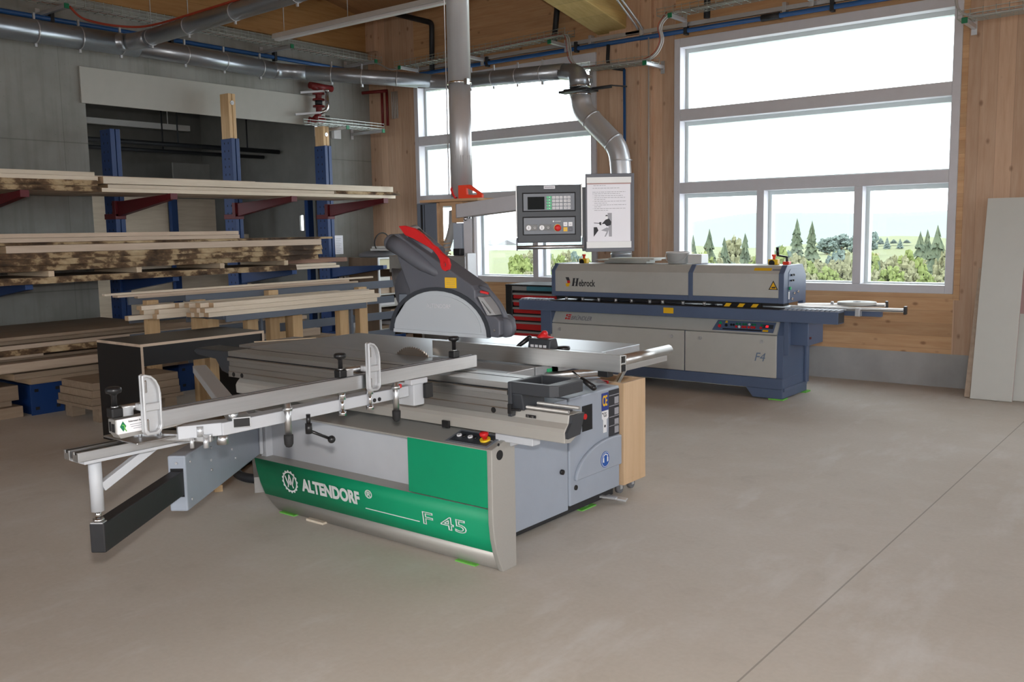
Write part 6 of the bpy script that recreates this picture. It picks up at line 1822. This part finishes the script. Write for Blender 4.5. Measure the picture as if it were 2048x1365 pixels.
# bend down to the edge bander
dr_ = thing('bander_duct', 'steel duct with a blast gate, bending down beside the notice board to the edge bander', 'duct', (-5.65, 9.2, 0.6))
RD = 0.12
p1 = bend([(-6.46, 9.20, 3.453), (-6.24, 9.20, 3.42), (-6.20, 9.20, 3.24)], 0.16, 8)
build('top_bend', G().tube(p1, [R2 + (RD - R2) * i / (len(p1) - 1) for i in range(len(p1))], 30), 'galv_dark', dr_)
build('lower_run', G().tube(bend([(-6.20, 9.20, 3.17), (-6.17, 9.20, 2.98), (-5.68, 9.20, 2.52), (-5.645, 9.20, 2.25), (-5.645, 9.20, 0.85)], 0.14, 7), RD, 30), 'galvanised', dr_)
bg_ = build('blast_gate', G().box(-6.35, -6.03, 9.07, 9.33, 3.19, 3.222), 'pipe_black', dr_, 0.004)
build('gate_slide', G().box(-6.46, -6.35, 9.13, 9.27, 3.193, 3.219), 'pipe_black', bg_, 0.004)
build('gate_cylinder', G().cyl((-6.03, 9.2, 3.21), (-5.80, 9.25, 3.22), 0.018, n=12).cyl((-5.8, 9.25, 3.23), (-5.72, 9.45, 3.23), 0.008, n=8), 'pipe_black', bg_)
for z in (3.25, 3.16):
    build('clamp_ring', G().cyl((-6.20, 9.2, z - 0.008), (-6.20, 9.2, z + 0.008), RD + 0.008, n=28), 'chrome', dr_)
for p, q in (((-6.05, 9.2, 2.868), (-6.035, 9.2, 2.854)), ((-5.75, 9.2, 2.586), (-5.735, 9.2, 2.572)), ((-5.645, 9.2, 2.38), (-5.645, 9.2, 2.366)), ((-5.645, 9.2, 1.32), (-5.645, 9.2, 1.306))):
    build('clamp_ring', G().cyl(p, q, RD + 0.006, n=28), 'galvanised', dr_)
# branch duct and the pipe to the saw
br = thing('branch_duct', 'round steel branch duct rising from the wall duct towards the ceiling', 'duct', (-8.5, 5.75, 3.68))
build('pipe', G().cyl((-9.80, 5.75, 3.745), (-4.6, 5.75, 3.86), 0.085, n=32), 'galv_dark', br)
build('branch_collar', G().tube(bend([(-9.95, 5.35, 3.735), (-9.93, 5.6, 3.735), (-9.75, 5.75, 3.745), (-9.5, 5.75, 3.75)], 0.15, 5), 0.092, 28), 'galv_dark', br)
for x in (-9.45, -8.75, -7.95, -7.0):
    z = 3.745 + (x + 9.8) * 0.0221
    rg = build('clamp_ring', G().cyl((x - 0.006, 5.75, z), (x + 0.006, 5.75, z), 0.09, n=26), 'galvanised', br)
    build('ring_bolt', G().box(x - 0.01, x + 0.01, 5.74, 5.76, z - 0.12, z - 0.086), 'galvanised', rg)
    build('hanger_rod', G().cyl((x, 5.75, z + 0.09), (x, 5.75, roof_z(5.75) - 0.02), 0.004, n=6), 'galvanised', rg)
vp = thing('vertical_pipe', 'shiny vertical steel pipe from the ceiling down to the saw guard post', 'duct', (-4.43, 5.05, 1.84))
RV = 0.081
build('pipe', G().cyl((-4.435, 5.06, 1.845), (-4.435, 5.06, 2.64), RV * 0.97, n=36), 'galvanised', vp)
build('pipe', G().cyl((-4.435, 5.06, 2.64), (-4.435, 5.06, roof_z(5.16) - 0.065), RV, n=36), 'galvanised', vp)
build('clamp_ring', G().cyl((-4.435, 5.06, 2.632), (-4.435, 5.06, 2.648), RV + 0.006, n=32).box(-4.355, -4.33, 5.02, 5.05, 2.62, 2.66), 'chrome', vp)
build('seam', G().cyl((-4.49, 4.983, 1.86), (-4.49, 4.983, roof_z(5.16) - 0.08), 0.004, n=6), 'galvanised', vp)
build('lower_sleeve', G().lathe([(0.055, 0.0), (0.06, 0.03), (0.078, 0.10), (0.0785, 0.30)], (-4.435, 5.06, 1.835), 28), 'galvanised', vp)

# ------------------------------------------------------------ cable trays, compressed air, other pipes
def tray(name, label, p, q, w, h, step=0.1, group='wire cable trays'):
    """wire mesh tray from p to q; its cables lie inside"""
    p, q = Vector(p), Vector(q)
    d = (q - p).normalized()
    side = d.cross(Vector((0, 0, 1))).normalized()
    t_ = thing(name, label, 'cable tray', tuple(p), 0, group)
    g = G()
    r = 0.0035
    for s, z in ((-0.5, h), (-0.5, h * 0.5), (-0.5, 0), (-0.25, 0), (0, 0), (0.25, 0), (0.5, 0), (0.5, h * 0.5), (0.5, h)):
        o_ = side * (w * s) + Vector((0, 0, z))
        g.cyl(p + o_, q + o_, r, n=4, sm=False)
    L = (q - p).length
    n = int(L / step)
    for i in range(n + 1):
        c = p + d * (L * i / n)
        g.tube([c + side * (-w / 2) + Vector((0, 0, h + 0.012)), c + side * (-w / 2), c + side * (w / 2), c + side * (w / 2) + Vector((0, 0, h + 0.012))], r, 4)
    build('mesh', g, 'wire', t_)
    return t_, d, side
def tray_arm(t_, c, side, w, back, zc):
    """channel arm under a tray, ending in a green cap"""
    c = Vector(c)
    a, b = c + side * (w / 2 + 0.03), c + side * (-back)
    ar = build('tray_arm', G().bar(a + Vector((0, 0, zc)), b + Vector((0, 0, zc)), 0.04, 0.04), 'galvanised', t_, 0.003)
    dd = (a - b).normalized()
    build('arm_cap', G().bar(a + Vector((0, 0, zc)), a + dd * 0.014 + Vector((0, 0, zc)), 0.05, 0.05), 'end_cap_green', ar, 0.003, label='green arm cap')
    build('wall_plate', G().bar(b + Vector((0, 0, zc - 0.07)), b + Vector((0, 0, zc + 0.07)), 0.05, 0.008, (1, 0, 0) if abs(side.x) > 0.5 else (0, 1, 0)), 'galvanised', ar)
def cable(t_, pts, r=0.007, m='cable_grey'):
    build('cable', G().tube(bend(pts, 0.15, 5), r, 6), m, t_)
t1, d1, s1 = tray('cable_tray', 'long wire cable tray above the duct on the concrete wall', (-9.72, 2.5, 4.0), (-9.72, 9.35, 3.96), 0.20, 0.07)
for y in (4.9, 7.76, 9.2):
    tray_arm(t1, (-9.72, y, 3.99), s1, 0.2, 0.49, -0.035)
for k, x in enumerate((-9.77, -9.73, -9.69)):
    cable(t1, [(x, 2.5, 4.012), (x, 9.3, 3.975)], 0.008, ('cable_red', 'cable_grey', 'cable_grey')[k])
cable(t1, [(-9.75, 9.2, 3.98), (-9.7, 9.36, 3.96), (-9.45, 9.36, 3.83), (-9.1, 9.33, 3.86)], 0.012)
t2, d2, s2 = tray('cable_tray', 'wire cable tray above the left window', (-9.25, 9.32, 3.835), (-6.42, 9.32, 3.88), 0.20, 0.07)
for x in (-9.12, -7.95, -6.62):
    tray_arm(t2, (x, 9.32, 3.845), s2, 0.2, 0.21, -0.03)
for k, y in enumerate((9.27, 9.31, 9.35)):
    cable(t2, [(-9.2, y, 3.85), (-6.6, y, 3.90), (-6.46, y, 3.9), (-6.40, y - 0.05, 3.75), (-6.38, y - 0.05, 3.58), (-6.30, y, 3.49), (-6.0, y, 3.48)], (0.004, 0.009, 0.009)[k], ('cable_red', 'cable_grey', 'cable_grey')[k])
t3, d3, s3 = tray('cable_tray', 'short low wire cable tray in front of the post between the windows', (-6.40, 9.32, 3.455), (-5.28, 9.32, 3.43), 0.20, 0.06)
for x in (-6.30, -5.33):
    tray_arm(t3, (x, 9.32, 3.445), s3, 0.2, 0.27, -0.03)
for k, y in enumerate((9.28, 9.32)):
    cable(t3, [(-6.1, y, 3.475), (-5.36, y, 3.46), (-5.24, y, 3.52), (-5.16, y, 3.66), (-5.22, y, 3.80), (-5.10, y, 3.92), (-4.9, y, 3.93)], (0.012, 0.012)[k], 'cable_grey')
cable(t3, [(-6.1, 9.262, 3.485), (-5.36, 9.262, 3.47), (-5.24, 9.262, 3.53), (-5.17, 9.262, 3.66), (-5.23, 9.262, 3.80), (-5.10, 9.262, 3.935)], 0.004, 'cable_red')
t4, d4, s4 = tray('cable_tray', 'wire cable tray above the right window', (-5.2, 9.32, 3.90), (-2.3, 9.32, 3.95), 0.20, 0.07)
for x in (-5.02, -3.6):
    tray_arm(t4, (x, 9.32, 3.905), s4, 0.2, 0.21, -0.03)
for y in (9.28, 9.33):
    cable(t4, [(-4.95, y, 3.925), (-2.3, y, 3.965)], 0.012)
t5, d5, s5 = tray('cable_tray', 'wire cable tray at the top right picture corner', (-2.15, 9.32, 3.41), (-0.9, 9.32, 3.43), 0.20, 0.07)
tray_arm(t5, (-2.08, 9.32, 3.415), s5, 0.2, 0.24, -0.03)
for y in (9.28, 9.33):
    cable(t5, [(-2.2, y, 3.72), (-2.17, y, 3.50), (-2.05, y, 3.43), (-0.9, y, 3.45)], 0.009)
t6, d6, s6 = tray('cable_tray', 'short wire cable tray over the corner shelf, below the red valves', (-9.75, 8.15, 3.045), (-9.75, 9.33, 3.045), 0.30, 0.07, 0.11)
for y in (8.62, 9.28):
    tray_arm(t6, (-9.75, y, 3.045), s6, 0.3, 0.46, -0.03)

def clipped(name, label, pts, r, m, clips, n=12):
    t_ = thing(name, label, 'pipe', pts[0], 0)
    build('pipe', G().tube(bend(pts, 0.1, 5), r, n), m, t_)
    for c, (ax) in clips:
        c = Vector(c)
        build('pipe_clip', G().box(c.x - (0.02 if ax == 'x' else r + 0.006), c.x + (0.02 if ax == 'x' else r + 0.006), c.y - (0.02 if ax == 'y' else r + 0.006), c.y + (0.02 if ax == 'y' else r + 0.006), c.z - r - 0.02, c.z + r + 0.05), 'pipe_black', t_, 0.003)
    return t_
bl_ = clipped('air_pipe', 'blue compressed air pipe along the concrete wall and above both windows',
              [(-10.12, 2.5, 3.93), (-10.12, 9.50, 3.895), (-9.95, 9.58, 3.86), (-9.3, 9.58, 3.775), (-1.0, 9.58, 3.775)], 0.026, 'pipe_blue',
              [((-10.12, 5.0, 3.915), 'y'), ((-10.12, 6.4, 3.91), 'y'), ((-10.12, 7.9, 3.90), 'y'), ((-7.9, 9.58, 3.775), 'x'), ((-6.5, 9.58, 3.775), 'x'), ((-5.03, 9.58, 3.775), 'x'), ((-3.4, 9.58, 3.775), 'x')])
build('coupling', G().cyl((-4.15, 9.58, 3.775), (-3.95, 9.58, 3.775), 0.034, n=14), 'pipe_black', bl_)
build('drop_hose', G().tube(bend([(-6.03, 9.55, 3.75), (-6.03, 9.53, 3.55), (-5.98, 9.52, 3.48), (-5.80, 9.52, 3.44)], 0.06, 5), 0.022, 10), 'pipe_black', bl_)
build('drop_pipe', G().tube([(-5.795, 9.52, 3.44), (-5.795, 9.53, 1.0)], 0.017, 10), 'pipe_blue', bl_)
cr_ = thing('steel_channel', 'long galvanised steel channel above the blue air pipe on the window wall', 'rail', (-9.2, 9.6, 3.82))
build('channel', G().box(-9.2, -1.0, 9.575, 9.62, 3.82, 3.865).box(-9.2, -1.0, 9.57, 9.575, 3.828, 3.835), 'galvanised', cr_)
for x in (-8.2, -6.3, -5.6, -3.9):
    build('bracket', G().box(x - 0.02, x + 0.02, 9.56, 9.64, 3.80, 3.90), 'galvanised', cr_, 0.003)
for k, (pts, lb) in enumerate((([(-9.6, 9.50, 4.66), (-8.85, 9.56, 4.42), (-8.87, 9.56, 3.80)], 'dark pipe with a slanted upper part above the left window'),
                               ([(-6.74, 9.56, 4.52), (-6.82, 9.56, 3.87)], 'short dark vertical pipe left of the yellow roof beam'),
                               ([(-4.76, 9.56, 4.52), (-4.77, 9.56, 3.87)], 'short dark vertical pipe above the left end of the right window'))):
    solo('vent_pipe', G().tube(bend(pts, 0.06, 5), 0.036, 14), 'pipe_black', lb, 'pipe', 'dark pipes above the windows')
cn = thing('conduit_pair', 'two thin steel conduits bending down along the yellow roof beam', 'conduit', (-5.6, 9.4, 3.8))
for k, x in enumerate((-5.655, -5.60)):
    build('conduit', G().tube(bend([(x, 5.5, roof_z(5.5) - 0.55), (x, 8.95, roof_z(8.95) - 0.55), (x + 0.02, 9.5, 3.92), (x + 0.02, 9.56, 3.87)], 0.12, 5), 0.013, 8), 'galvanised', cn)
solo('grey_conduit', G().tube(bend([(-5.49, 9.55, 3.76), (-5.49, 9.55, 1.0)], 0.02), 0.008, 6), 'cable_grey', 'thin grey conduit running down beside the right window', 'conduit')
tl = thing('ceiling_light', 'long white fluorescent batten hanging across under the ceiling', 'light fitting', (-8.4, 7.5, 4.0))
build('housing', G().prism([(-0.045 + 7.5, 4.06), (0.045 + 7.5, 4.06), (0.06 + 7.5, 4.0), (-0.06 + 7.5, 4.0)], 'x', -9.58, -6.3), 'white_plastic', tl, 0.003)
build('diffuser', G().box(-9.55, -6.35, 7.46, 7.54, 3.975, 4.0), 'sticker_white', tl, 0.006)
for x in (-9.4, -8.25, -6.9):
    build('chain', G().cyl((x, 7.5, 4.06), (x, 7.5, roof_z(7.5) - 0.02), 0.004, n=6), 'galvanised', tl)

# heating pipes and valves in the corner
vl = thing('valve_group', 'dark red valve pipes with a shiny elbow at the right end of the pale board', 'valves', (-10.0, 8.55, 3.1))
build('red_pipe', G().tube(bend([(-10.06, 8.45, 3.60), (-10.06, 8.56, 3.55), (-10.06, 8.56, 3.22), (-10.04, 8.45, 3.14)], 0.08, 5), 0.042, 14).cyl((-10.06, 8.42, 3.6), (-10.06, 8.80, 3.59), 0.045, n=14), 'valve_red', vl)
for z in (3.50, 3.42, 3.33):
    build('flange', G().cyl((-10.06, 8.56, z - 0.012), (-10.06, 8.56, z + 0.012), 0.082, n=18), 'valve_red', vl)
build('valve_body', G().cyl((-10.06, 8.56, 3.345), (-10.06, 8.56, 3.41), 0.05, n=14), 'pipe_black', vl)
build('shiny_elbow', G().tube(bend([(-9.93, 8.60, 3.55), (-9.93, 8.60, 3.27), (-10.0, 8.52, 3.235)], 0.06, 6), 0.024, 14).cyl((-9.93, 8.60, 3.52), (-9.93, 8.60, 3.54), 0.034, n=16), 'chrome', vl)
for z0_, y0_, y1_ in ((3.53, 8.28, 8.58), (3.235, 8.18, 8.5)):
    build('strut', G().bar((-10.1, y0_, z0_ - 0.04), (-9.97, y1_, z0_), 0.03, 0.03), 'galvanised', vl, 0.003)
build('red_elbow', G().tube(bend([(-10.05, 8.62, 3.16), (-10.0, 8.50, 3.10), (-10.1, 8.40, 3.14)], 0.1, 5), 0.05, 14), 'valve_red', vl)
hp_ = thing('heating_pipes', 'two dark red vertical pipes in the corner by the left window', 'pipes', (-9.8, 9.6, 3.12))
for x in (-9.90, -9.80):
    build('pipe', G().cyl((x, 9.6, 3.13), (x, 9.6, 3.62), 0.02, n=10), 'valve_red', hp_)
build('pipe_bridge', G().cyl((-10.1, 9.4, 3.60), (-9.78, 9.6, 3.62), 0.022, n=12), 'valve_red', hp_)
for k in range(4):
    build('thin_conduit', G().cyl((-9.72 + 0.035 * k, 9.62, 3.22), (-9.72 + 0.035 * k, 9.62, 3.60), 0.009, n=8), 'cable_grey', hp_)
solo('red_cable', G().tube(bend([(-9.62, 4.95, 3.96), (-9.70, 5.1, 3.88), (-9.76, 5.4, 3.87), (-9.6, 5.68, 3.86), (-9.2, 5.72, 3.855), (-4.6, 5.75, 3.955)], 0.2, 6), 0.012, 8), 'cable_red', 'red cable sagging from the tray and running along the branch duct', 'cable')
